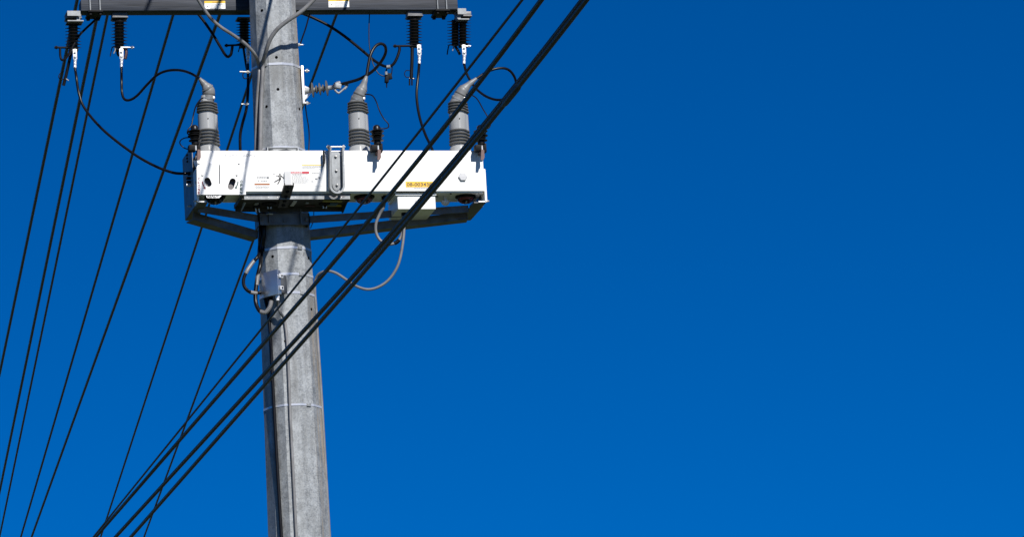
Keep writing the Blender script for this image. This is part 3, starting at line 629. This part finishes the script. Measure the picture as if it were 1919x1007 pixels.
# end frames of the recloser
for nm, xa, sgn in (('left', 373, -1), ('right', 904.5, 1)):
    x = F(xa, 330).x + sgn*.012; zb = F(xa, 378, 0).z
    b = MB(); b.span((x-.003, YF+.004, zb), (x+.003, YF+.10, F(xa, 316).z)); b.span((x+.003 if sgn < 0 else x-.003, YF+.004, zb), (x+.04 if sgn < 0 else x-.04, YF+.10, zb+.004))
    b.span((x-.006, YF+.0005, zb+.001), (x+.006, YF+.0035, F(xa, 316).z-.004)); b.span((x, YF+.0005, zb-.003), (x-sgn*.044, YF+.0035, zb+.0045))
    for yy in (YF+.03, YB-.03): b.cyl((x-sgn*.012, yy, F(xa, 340).z), (x+sgn*.003, yy, F(xa, 340).z), .01, 8)
    b.build('end_angle', M_white, rec, False)
    for py, dy in ((375.5, .01),):
        c = Vector((x+sgn*.003, YF+.02, A(xa, py, YF).z)); MB().lathe([(.008, 0), (.008, .008), (.0045, .009), (.0045, .018)], c, (sgn, 0, 0), 6).build('bolt', M_bolt, rec)
    if sgn < 0:
        b = MB(); b.span((TX0-.010, YF+.06, TZ1-.01), (TX0-.0005, YB+.01, TZ0+.01)); b.build('end_shade_plate', M_grey, rec, False)  # grey sheet stands in for shade on the white tank's end
        for py in (291, 297, 303): MB().lathe([(.007, 0), (.007, .008), (.004, .014)], (TX0-.016, -.17, A(352, py, -.17).z), (-1, 0, 0), 6).build('bolt', M_dark, rec)
        for (py, r, mm, L) in ((325.5, .014, M_dark, .02), (334, .011, M_dark, .03), (341, .010, M_dark, .03), (347, .012, M_alu, .03)):
            MB().cyl((TX0-.016, YB-.02, A(357, py, YB-.02).z), (TX0-.016-L, YB-.02, A(357, py, YB-.02).z), r*.8, 12).build('side_fitting', mm, rec)

# ------------------------------------------------------------------ mounting frame
frame = thing('mounting_frame', A(533, 412, -.17), 'dark steel mounting frame bracing the white tank to the pole', 'bracket')
for sgn, xa in ((-1, 373), (1, 904.5)):
    x = F(xa, 330).x + sgn*.012; zb = F(xa, 378, 0).z-.001
    b = MB()
    if sgn < 0: b.span((x-.004, YF+.10, A(352, 285, -.17).z), (x+.0, YF+.42, zb-.003)); b.span((x+.001, YF+.006, zb-.005), (x+.055, YF+.42, zb))
    else: b.span((x+.0, YF+.10, TZ0+.02), (x+.004, YF+.42, zb-.003)); b.span((x-.068, YF+.006, zb-.005), (x-.001, YF+.42, zb))
    b.build('end_beam', M_bracket, frame, False)
    c = Vector((x+sgn*.004, YF+.22, zb+.03)); MB().lathe([(.007, 0), (.007, .008), (.004, .009), (.004, .018)], c, (sgn, 0, 0), 6).build('bolt', M_bolt, frame)
def angle_arm(a, b_, h, fl, name):              # vertical leg h tall plus a flange fl wide turned back at the bottom
    a, b_ = Vector(a), Vector(b_); d = (b_-a).normalized(); s = d.cross(Vector((0, 0, 1))).normalized()
    if s.y < 0: s = -s
    m_ = MB(); m_.bar(a, b_, .006, h); off = -Vector((0, 0, 1))*(h/2-.003) + s*(fl/2+.003)
    m_.bar(a+off, b_+off, fl, .006); return m_.build(name, M_bracket, frame, False)
angle_arm(A(372, 391, -.28), A(486, 410, -.155), .04, .004, 'arm'); angle_arm(A(878, 391.5, -.26), A(580, 411.5, -.155), .04, .004, 'arm')
angle_arm(A(362, 405, -.2), A(483, 440, -.06), .045, .075, 'knee_brace'); angle_arm(A(876, 404, -.17), A(578, 438.5, -.06), .045, .075, 'knee_brace')
b = MB(); p, q = A(484, 401, -.165), A(580.5, 422, -.165); b.span((p.x, -.172, p.z), (q.x, -.166, q.z)); b.span((p.x, -.166, p.z-.005), (q.x, -.11, p.z)); b.span((p.x, -.172, q.z), (p.x+.006, -.05, p.z)); b.span((q.x-.006, -.172, q.z), (q.x, -.05, p.z))
cp = b.build('pole_clamp', M_bracket, frame, False)
b = MB(); x = A(563.5, 405, -.19).x; b.span((x-.003, -.20, q.z), (x+.003, -.173, p.z+.02)); x2 = A(505, 405, -.19).x; b.span((x2-.003, -.195, q.z+.01), (x2+.003, -.173, p.z+.015)); b.build('clamp_web', M_bracket, cp, False)
for px, py in ((492, 411.5), (533, 414), (574.5, 412)):
    c = A(px, py, -.172); MB().lathe([(.012, 0), (.012, .004), (.0085, .005), (.0085, .014)], c, (0, -1, 0), 6).build('bolt', M_bracket, cp)
b = MB(); b.tube(smooth_path([A(499, 402, -.18), A(504, 401, -.2), A(511, 401.5, -.2)]), .004, 8); b.build('split_pin', M_bolt, cp)
b = MB(); p, q = A(500, 276.4, -.165), A(559.5, 282, -.165); b.span((p.x, -.17, p.z), (q.x, -.15, p.z-.004)); b.span((p.x, -.172, p.z-.0), (p.x+.006, -.13, p.z-.08)); b.span((q.x-.006, -.172, p.z), (q.x, -.13, p.z-.08)); b.build('upper_bracket', M_galv, frame, False)
# upper ties that actually carry the tank against the pole
b = MB(); b.span((A(505, 330, -.17).x, YB+.001, TZ0+.06), (A(555, 330, -.17).x, -.135, TZ0+.10)); b.build('back_spacer', M_bracket, frame, False)

# ------------------------------------------------------------------ surge arresters
def arrester(px, label, tail_dx=0.0):
    Ya = YF-.052; x = A(px, 262, Ya).x
    def Z(py): return A(px, py, Ya).z
    root = thing('surge_arrester', (x, Ya, Z(285)), label, 'arrester', 'arresters on the tank front')
    MB().lathe([(.021, Z(244)), (.021, Z(239)), (.017, Z(236)), (.008, Z(234.2)), (.001, Z(234))], (x, Ya, 0), (0, 0, 1), 20).build('cap', M_poly, root)
    MB().lathe([(.019, Z(268)), (.019, Z(243))], (x, Ya, 0), (0, 0, 1), 18).build('core', M_poly, root)
    for py, r in ((263.5, .036), (258.5, .029), (254.5, .0405), (249.8, .031), (246.2, .0405)):
        MB().lathe([(.018, Z(py)-.004), (r*.96, Z(py)-.0022), (r, Z(py)), (r*.93, Z(py)+.0025), (.02, Z(py)+.009)], (x, Ya, 0), (0, 0, 1), 26).build('shed', M_poly, root)
    MB().lathe([(.016, Z(281)), (.016, Z(272)), (.0205, Z(271)), (.0205, Z(267))], (x, Ya, 0), (0, 0, 1), 18).build('lower_body', M_dark, root)
    b = MB(); b.box((x-.018, Ya+.01, Z(277.5)), (.04, .05, .034), None, .004); b.box((x+.018, Ya+.014, Z(277)), (.02, .04, .05), None, .003); b.build('clamp', M_dark, root)
    MB().cyl((x, Ya-.012, Z(274)), (x, Ya-.012, Z(283)), .006, 10).build('stem', M_bolt, root)
    b = MB(); zt, zb = Z(282), Z(301); xx = x+tail_dx
    b.poly([(xx-.004, Ya-.022, zt), (xx+.008, Ya-.022, zt), (xx+.010, Ya-.022, zb+.012), (xx+.006, Ya-.022, zb), (xx-.009, Ya-.022, zb)], (0, .012, 0)); b.poly([(xx+.009, Ya-.012, zt), (xx+.015, Ya-.012, zt), (xx+.014, Ya-.012, zb+.014), (xx+.007, Ya-.012, zb+.012)], (0, .018, 0))
    b.box((xx, Ya+.02, Z(286)), (.014, .06, .01)); b.build('tail_strap', M_bronze, root, False)
arrester(707, 'small black surge arrester in front of the middle bushing')
arrester(901.5, 'small black surge arrester at the right end of the white tank', -.003)
arrester(365.5, 'small black surge arrester at the left end above the control panel', .012)

# ------------------------------------------------------------------ strain insulator on the right flank of the pole
si = thing('strain_insulator', A(571, 172, 0), 'grey polymer strain insulator sticking out from the right side of the pole', 'insulator')
b = MB(); p, q = A(561.5, 126, -.02), A(567, 197, -.02); b.span((p.x, -.06, p.z), (p.x+.014, .03, q.z), .002); b.build('base_plate', M_alu, si)
for py, r in ((132.5, .0055), (193, .0055)):
    b = MB(); a = A(571, py, -.02); e = A(579 if py < 150 else 581, py, -.02); b.cyl(a, e, r, 10); b.lathe([(.011, 0), (.011, .01)], a.lerp(e, .3), e-a, 6); b.build('bolt', M_bolt, si)
a, e = A(570, 170.5, -.03), A(636, 162, -.10); ax = (e-a).normalized(); Ls = (e-a).length
MB().lathe([(.020, 0), (.014, .02), (.012, .05), (.0125, .06), (.0125, Ls-.02), (.010, Ls)], a, ax, 18).build('rod', M_bush, si)
b = MB(); b.poly([A(571, 160, -.03), A(584, 166.5, -.04), A(584, 174, -.04), A(573, 186, -.03), A(571, 186, -.03)], (0, .01, 0)); b.build('clevis_gusset', M_alu, si, False)
for px, r in ((585.5, .044), (593, .024), (599.5, .036), (606, .024), (613, .045)):
    t = (A(px, 168, -.05)-a).length; MB().lathe([(.0125, -.006), (r*.95, -.0015), (r, 0), (r*.95, .0025), (.0125, .009)], a+ax*t, ax, 24).build('shed', M_rib, si)
b = MB(); b.tube(smooth_path([A(624, 166, -.09), A(629, 158, -.095), (A(638, 155, -.1))]), [.011]*8+[.012]*8+[.010], 12); b.tube(smooth_path([A(627, 168, -.1), A(634, 174, -.1), A(639, 171, -.1), A(647, 164, -.1), A(652, 158, -.1)], 6), .006, 10); b.tube(smooth_path([A(630, 160, -.1), A(640, 157, -.1), A(650, 160, -.1), A(646, 167, -.1)], 6), .006, 10)
b.box(A(632, 161, -.1), (.045, .03, .03), Matrix.Rotation(.2, 3, 'Y'), .008); b.build('wire_clamp', M_galv, si)

# ------------------------------------------------------------------ small steel box on the lower pole
nrmJ = Vector((math.cos(CAMAZ-math.radians(43)), math.sin(CAMAZ-math.radians(43)), 0)); tanJ = Vector((-nrmJ.y, nrmJ.x, 0))   # tanJ runs to the right
if tanJ.dot(AX[0]) < 0: tanJ = -tanJ
cJ = A(506, 532, -.215)
JW, JH, JD = .122, .142, .022
jb = thing('junction_box', cJ+nrmJ*-.02, 'small square stainless junction box strapped to the lower pole', 'junction box')
mJ = Matrix((tanJ, -nrmJ, Vector((0, 0, 1)))).transposed()
b = MB(); b.box(cJ-nrmJ*(JD/2+.006), (JW-.006, JD, JH-.006), mJ, .002); b.build('case', M_stain, jb)
b = MB(); b.box(cJ-nrmJ*.003, (JW, .012, JH), mJ, .002); b.build('lid', M_stain, jb)
for dz in (.034, -.034):
    c = cJ + tanJ*(JW/2+.006) - nrmJ*.022 + Vector((0, 0, dz)); b = MB(); b.box(c, (.008, .026, .022), mJ, .002); t = b.build('hinge_tab', M_alu, jb); MB().lathe([(.005, 0), (.005, .004)], c+tanJ*.004, tanJ, 8).build('tab_hole', M_hole, t)
b = MB(); b.box(cJ-nrmJ*(JD+.04), (JW*.6, .07, JH*.7), mJ); b.build('standoff', M_bracket, jb, False)
for s in (-.03, .035):
    c = cJ + tanJ*s - nrmJ*.018 - Vector((0, 0, JH/2)); MB().lathe([(.012, .004), (.012, -.016), (.010, -.018), (.010, -.03)], c, (0, 0, 1), 10).build('gland', M_dark if s < 0 else M_alu, jb)

# ------------------------------------------------------------------ cables
def cable(name, label, pts, r_px, m_, cat='cable', group=None, seg=10, sub=7):
    P = [p if isinstance(p, Vector) else A(*p) for p in pts]
    o = MB().tube(smooth_path(P, sub), r_px*PX, seg).build(name, m_); return tag(o, label, cat, group)
J = 'black jumper cables'
cable('jumper_cable', 'black jumper cable swinging from the leftmost isolator down to the tank side', [lug1, (142.5, 140, .155), (148, 175, .14), (160, 205, .11), (196, 246, .02), (250, 288, -.08), (290, 311, -.15), (322, 323, -.2), (340, 325.3, -.215), (357, 324.5, -.215)], 2.6, M_black, 'cable', J)
cable('jumper_cable', 'black jumper cable from the second isolator arching over to the left bushing', [lug2, (227.8, 145, .14), (228.5, 172, .12), (233, 185.5, .10), (244, 187, .08), (258, 178, .05), (276, 158, .0), (295, 140, -.06), (315, 132, -.12), (338, 131.5, -.2), (358, 137.5, -.28), (374.5, 147.5, -.335)], 2.5, M_black, 'cable', J)
cable('jumper_cable', 'black jumper cable dropping from the bladed isolator behind the tank top', [lug4, (784, 140, .155), (781, 170, .13), (782, 195, .1), (787.5, 224, .05), (797, 252, -.02), (806, 271, -.09), (814, 290, -.17)], 2.7, M_black, 'cable', J)
cable('jumper_cable', 'black jumper cable looping behind the thick wires to the right bushing', [lug5, (874, 136, .15), (882, 152, .12), (894, 168, .06), (912, 181, -.02), (932, 187, -.1), (950, 184, -.16), (962, 172, -.22), (967, 156, -.26), (962, 140, -.3), (950, 129, -.33), (932, 128, -.34), (912, 135, -.34), (892, 147.8, -.34)], 2.5, M_black, 'cable', J)
cable('jumper_cable', 'black jumper cable curled in a loop above the middle bushing', [(637, 158, -.1), (655, 153.5, -.12), (675, 147, -.15), (697, 134, -.19), (713, 117, -.23), (722.5, 99, -.27), (721.5, 86, -.3), (713, 81.5, -.31), (703, 87, -.32), (695, 101, -.33), (690.5, 120, -.335), (686.8, 143.5, -.34)], 2.9, M_black, 'cable', J)
cable('jumper_cable', 'black cable slanting from behind the pole top right down to an isolator', [(555, 20, .42), (585, 32, .40), (615, 47, .38), (645, 67, .35), (675, 91, .31), (700, 112, .27), (715, 121.5, .23), (727, 124.5, .19), (737, 120, .175), (744, 108, .17), (748.5, 94, .17), (748.5, 87, .17)], 2.8, M_black, 'cable', J)
cable('jumper_cable', 'black cable slanting in a V from the crossarm down left of the pole', [(360, 16, .42), (374, 29, .41), (395, 58, .37), (412, 86, .33), (421, 101, .30), (427, 106, .28), (432.5, 102, .265), (434.5, 94, .26), (435.5, 86, .26)], 2.8, M_black, 'cable', J)
cable('jumper_cable', 'black cable running down the left flank of the pole behind the tank', [lug3, (465, 150, .17), (464.5, 175, .1), (461.5, 205, .02), (454, 233, -.06), (450, 256, -.12), (450.5, 290, -.17)], 2.8, M_black, 'cable', J)
cable('jumper_cable', 'short black cable slanting from the crossarm behind the leftmost isolator', [(189, 24, .36), (176, 39, .34), (160, 54, .31), (148, 67, .28), (137, 86, .25), (129, 101, .22), (121.5, 110.5, .19), (115.5, 111.5, .18), (113, 104, .18), (112.5, 90, .18)], 2.3, M_black, 'cable', J)
LG = 'thin arrester leads'
cable('arrester_lead', 'thin black lead curving from the middle bushing to its arrester', [(683, 176, -.34), (697, 178.5, -.37), (705, 190, -.4), (711, 207, -.42), (719, 222, -.44), (727, 231, -.45), (728, 238, -.46), (720, 241, -.47), (711, 240, -.472), (707, 238, -.472)], 1.15, M_black, 'lead', LG)
cable('arrester_lead', 'thin black lead curving from the right bushing down beside its arrester', [(873, 176, -.34), (887, 179.5, -.37), (896, 188, -.4), (905, 204, -.43), (914, 219, -.45), (919, 232, -.46), (915.5, 240, -.47), (907, 241, -.472), (901.5, 238, -.472)], 1.15, M_black, 'lead', LG)
cable('arrester_lead', 'thin black lead from the left bushing down to the leftmost arrester', [(381, 183, -.34), (374, 188, -.36), (367, 199, -.4), (362.5, 215, -.44), (359, 234, -.455), (352.5, 243, -.46), (351.5, 250, -.46), (357, 252.5, -.465)], 1.3, M_black, 'lead', LG)
cable('arrester_lead', 'small thin black loop at the left side of the leftmost arrester', [(357, 257.5, -.46), (346, 258.5, -.44), (338.5, 263, -.42), (337.5, 269.5, -.41), (345, 277, -.41), (357, 281, -.42)], 1.1, M_black, 'lead', LG)
# live line tap hanging from the right-hand cable
cl = thing('line_clamp', A(726, 146, .19), 'small dark line clamp dangling from the black cable right of the pole', 'clamp')
b = MB(); b.tube(smooth_path([A(731, 122, .185), A(726, 127, .185), A(723.5, 133, .185), A(724, 140, .185)], 5), .004, 8); b.tube(smooth_path([A(735, 121, .185), A(734.5, 133, .185), A(733, 142, .185)], 5), .003, 8); b.build('bail', M_dark, cl)
b = MB(); b.box(A(725, 146, .185), (.022, .03, .055), Matrix.Rotation(.12, 3, 'Y'), .004); b.box(A(730.5, 143, .185), (.022, .024, .034), Matrix.Rotation(-.2, 3, 'Y'), .004); b.build('body', M_dark, cl)
b = MB(); b.cyl(A(723.5, 134, .17), A(724, 140, .17), .008, 8); b.build('knuckle', M_galv, cl)
MB().cyl(A(724.5, 150, .185), A(724.8, 164, .185), .005, 8, .003).build('eye_screw', M_dark, cl)
MB().lathe([(.011, 0), (.011, .02)], A(725, 125.5, .17), ax, 10).build('jaw', M_galv, cl)
cable('tap_wire', 'thin black wire hanging from the crossarm to the small line clamp', [(692.5, 22, .24), (691.5, 50, .23), (691.8, 80, .22), (695, 103, .21), (700, 122, .2), (708, 136, .19), (716, 141.5, .185), (724, 142.5, .185)], 1.0, M_black, 'wire')
cable('tap_wire', 'thin black wire along the right flank of the pole above the tank', [(572, 195, .0), (574.5, 215, .02), (578.5, 240, .03), (579.5, 262, .03), (578, 290, .02)], 1.2, M_black, 'wire')
cable('tap_wire', 'thin dark wire slanting from the crossarm to a bolt on the pole', [(580, 26, .22), (573, 52, .16), (566, 72, .09), (562, 84, .05)], 1.5, M_black, 'wire')
cable('tap_wire', 'thin wire dangling beside the right of the pole below the tank', [(588, 388, -.12), (588, 404, -.10), (586.5, 416, -.08), (582, 428, -.06)], .8, M_black, 'wire')
# grey service cables
def on_pole(px, py, lift): return face_pt(px, py, lift)[0]
GC = 'grey service cables'
r1, r2 = 3.2, 3.9
cable('service_cable', 'grey cable sweeping from the upper left onto the pole front', [(352, -30, -.40), (372, 0, -.36), (392, 30, -.33), (412, 49, -.30), (438, 66, -.26), (461, 83, -.22), (477, 101, -.18), on_pole(486, 119, .012), on_pole(487.5, 140, .0105), on_pole(485.5, 180, .0105), on_pole(483.5, 230, .0105), on_pole(482.5, 272, .0105), on_pole(481.5, 330, .0105), on_pole(486, 400, .0105)], r1, M_greyc, 'cable', GC)
cable('service_cable', 'grey cable sweeping from the upper right onto the pole front', [(606, -25, -.36), (583, 4, -.34), (562, 23, -.32), (538, 39, -.29), (519, 55, -.26), (506, 74, -.23), (498.5, 96, -.19), on_pole(495.5, 119, .0135), on_pole(494, 145, .0125), on_pole(491.5, 190, .0125), on_pole(490.5, 240, .0125), on_pole(490, 272, .0125), on_pole(489.5, 330, .0125), on_pole(494, 400, .0125)], r2, M_greyc, 'cable', GC)
g3 = cable('service_cable', 'cable coloured black for shade and pale for sun bulging out left of the junction box', [on_pole(490, 400, .012), on_pole(491.5, 440, .012), on_pole(490.5, 468, .016), (484, 480, -.17), (473, 493, -.18), (463.5, 507, -.19), (457, 522, -.19), (457, 535, -.19), (464, 545, -.19), (475, 549.5, -.18), (489, 549, -.16)], 3.3, M_black, 'cable', GC)  # black stands for the shaded lengths, pale tubes for the sunlit ones
g4 = cable('service_cable', 'cable coloured black for shade passing behind the junction box and curling up under it', [on_pole(496, 400, .012), on_pole(496.5, 440, .012), on_pole(494.5, 470, .014), (488, 495, -.15), (482.5, 520, -.16), (479, 548, -.17), (479.5, 568, -.18), (485.5, 582, -.2), (494, 586, -.21), (502, 581, -.215), (507, 570, -.2), (508.5, 556, -.18)], 3.9, M_black, 'cable', GC)  # shade put into the jacket colour here as well
cable('service_cable', 'grey cable leaving the junction box and running down the pole front', [cJ+tanJ*.035-nrmJ*.018-Vector((0, 0, .09)), (521, 573, -.19), (526, 587, -.185), on_pole(533, 601, .011), on_pole(538, 640, .011), on_pole(541, 700, .0105), on_pole(544, 780, .0105), on_pole(549, 880, .0105), on_pole(556, 1020, .0105), on_pole(566, 1200, .0105)], 2.7, M_greyc, 'cable', GC)
cable('service_cable', 'short grey cable hanging in a U under the white terminal box', [(720, 374, -.32), (719, 388, -.32), (711, 403, -.3), (704.5, 420, -.29), (705, 437, -.28), (713, 451, -.28), (727, 458, -.28), (742, 455, -.285), (751, 445, -.29), (755, 430, -.295), (757, 410, -.3), (757.5, 397, -.3)], 2.8, M_greyc, 'cable', GC)
cable('service_cable', 'long grey cable drooping from the terminal box round to the pole', [(755, 405, -.305), (757.5, 425, -.31), (754, 462, -.31), (746, 497, -.3), (731, 522, -.28), (712, 537, -.26), (690, 543, -.24), (668, 537, -.21), (648, 524, -.17), (629, 512, -.13), (612, 508.5, -.09), (598, 514, -.05), (591, 527, -.02), (590, 548, -.01), (592.5, 580, -.0), (594, 610, 0.0), (597, 660, .0), (601, 720, .0), (607.5, 830, .0), (618.5, 1020, .0), (629.5, 1200, .0)], 2.6, M_greyc, 'cable', GC)
cable('service_cable', 'added black cable that also stands for shade down the left of the pole below the junction box', [on_pole(499, 556, .012), on_pole(502, 575, .012), on_pole(506, 600, .012), on_pole(509, 640, .0115), on_pole(513, 720, .0115), on_pole(520, 850, .0115), on_pole(530, 1020, .0115), on_pole(541, 1200, .0115)], 3.4, M_black, 'cable', GC)  # added; its black also covers for the junction box's shadow on the pole
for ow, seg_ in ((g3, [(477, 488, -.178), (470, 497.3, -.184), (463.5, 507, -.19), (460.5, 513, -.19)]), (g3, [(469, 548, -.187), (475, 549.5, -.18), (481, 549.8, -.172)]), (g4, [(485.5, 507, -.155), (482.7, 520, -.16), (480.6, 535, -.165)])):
    MB().tube(smooth_path([A(*q) for q in seg_], 5), .0122 if ow is g4 else .0108, 12).build('sunlit_stretch', M_greyc, ow)  # pale tube imitates sun falling on this length of cable
b = MB(); pth = smooth_path([A(487, 584.5, -.215), A(497, 586, -.22), A(505, 577, -.22), A(508.5, 565, -.21)], 10)
rr = [(.0135 if i % 2 else .0112) for i in range(len(pth))]
tag(b.tube(pth, rr, 12).build('flexible_conduit', M_greyc), 'ribbed pale grey conduit curling up under the junction box', 'conduit')

tie = [o for o in COL.objects if o.get('label', '').startswith('short grey cable hanging')][0]
MB().tube([A(739, 456.6, -.284), A(744, 454, -.286), A(748, 450, -.288)], .0112, 12).build('tape_wrap', M_black, tie)
# ------------------------------------------------------------------ overhead conductors
def overhead(label, pb, pt, dist, w_px, group, name='overhead_wire', m_=M_line, mid=None, splice=None):
    d1, d2 = ray(*pb), ray(*pt)                 # seen low and high in the photograph; the wire itself runs level
    s1 = dist/math.hypot(d1.x, d1.y); P1 = CAM+d1*s1
    s2 = (P1.z-CAM.z)/d2.z; P2 = CAM+d2*s2
    d = (P1-P2).normalized(); r = w_px/2*dist/FPX
    pn = Vector((d.y, -d.x, 0)); mid = mid or ((pb[0]+pt[0])/2, (pb[1]+pt[1])/2)      # vertical plane that holds the wire
    pts = []
    for k in range(13):
        y = pt[1]+(pb[1]-pt[1])*k/12
        x = (pt[0]*(y-mid[1])*(y-pb[1])/((pt[1]-mid[1])*(pt[1]-pb[1])) + mid[0]*(y-pt[1])*(y-pb[1])/((mid[1]-pt[1])*(mid[1]-pb[1])) + pb[0]*(y-pt[1])*(y-mid[1])/((pb[1]-pt[1])*(pb[1]-mid[1])))
        v = ray(x, y); pts.append(CAM + v*((P1-CAM).dot(pn)/v.dot(pn)))
    a = pts[0]+(pts[0]-pts[1]).normalized()*9; e = pts[-1]+(pts[-1]-pts[-2]).normalized()*60
    o = MB().tube([a]+pts+[e], r, 14).build(name, m_)
    if splice:
        i0 = splice[0]*12; k0 = int(i0); u = [pts[k0].lerp(pts[k0+1], i0-k0 + (splice[1]-splice[0])*12*t) for t in (0, .12, .5, .88, 1)]
        MB().tube(u, [r*1.02, r*1.35, r*1.38, r*1.3, r*1.02], 14).build('splice_sleeve', m_, o)
    return tag(o, label, 'wire', group)
LW, RW = 'dark wires crossing behind the pole', 'thick wires crossing in front of the pole'
overhead('leftmost dark overhead wire passing behind the left isolator', (21.5, 594), (144.5, 0), 41, 5.4, LW)
overhead('second overhead wire from the left, passing behind the crossarm', (66.5, 594), (186, 10), 43, 5.4, LW)
overhead('third overhead wire from the left, just right of the second', (84.5, 594), (205, 10), 44, 4.4, LW)
overhead('dark overhead wire meeting the crossarm midway between isolators left of pole', (159.5, 594), (328, 15), 43, 4.6, LW)
overhead('dark overhead wire crossing just left of the left bushing boot', (208, 594), (418, 10), 42, 5.2, LW)
overhead('dark overhead wire that passes behind the left part of the white tank', (323.5, 594), (426.5, 278), 44, 4.3, LW)
overhead('dark overhead wire that runs behind the pole and out right of it', (422, 594), (633, 20), 46, 4.4, LW)
overhead('thin dark wire slanting in front of the tank, leftmost of the front wires', (508.5, 594), (978, 0), 24.6, 4.4, RW, mid=(775, 260))
overhead('thick dark wire slanting in front of the right bushing', (537.5, 594), (1014, 0), 24.4, 8.0, RW, mid=(815.5, 260))
overhead('thick dark wire, upper one of the close pair at the right', (593.5, 594), (1091, 0), 24.2, 8.6, RW, mid=(885, 260))
overhead('thick dark wire, lower one of the close pair at the right', (608.5, 594), (1098.5, 0), 23.9, 8.4, RW, mid=(892.5, 260), splice=(.27, .33))

# conductors strung higher up between the camera and the tank: only their soft shadows reach the picture
def high_wire(label, s1, s2, L, r):
    a, b_ = F(*s1), F(*s2); q = a+sun_dir*L; nn = sun_dir.cross(b_-a); h = nn.cross(Vector((0, 0, 1))).normalized()
    if h.y > 0: h = -h
    t0 = (-.125-q.y)/h.y; p0 = q+h*t0; p1 = p0+h*22
    o = MB().tube([p0.lerp(p1, k/6) for k in range(7)], r, 8).build('overhead_wire', M_line); tag(o, label, 'wire', 'wires strung above the crossarm')
    return p0
high_wire('wire above the picture whose soft shadow crosses the control panel', (400, 277), (386, 327), 2.6, .010)
high_wire('wire above the picture whose soft shadow falls just right of the control panel', (467, 283), (459, 322), 2.6, .010)
pw = high_wire('wire above the picture whose soft shadow falls left of the hanger', (607, 304), (590.5, 373), 2.6, .010)
ua = MB().span((.105, -.124, pw.z-.05), (pw.x+.12, -.04, pw.z+.04), .006)
tag(ua.build('crossarm', M_arm), 'short upper crossarm above the top edge of the picture', 'crossarm')
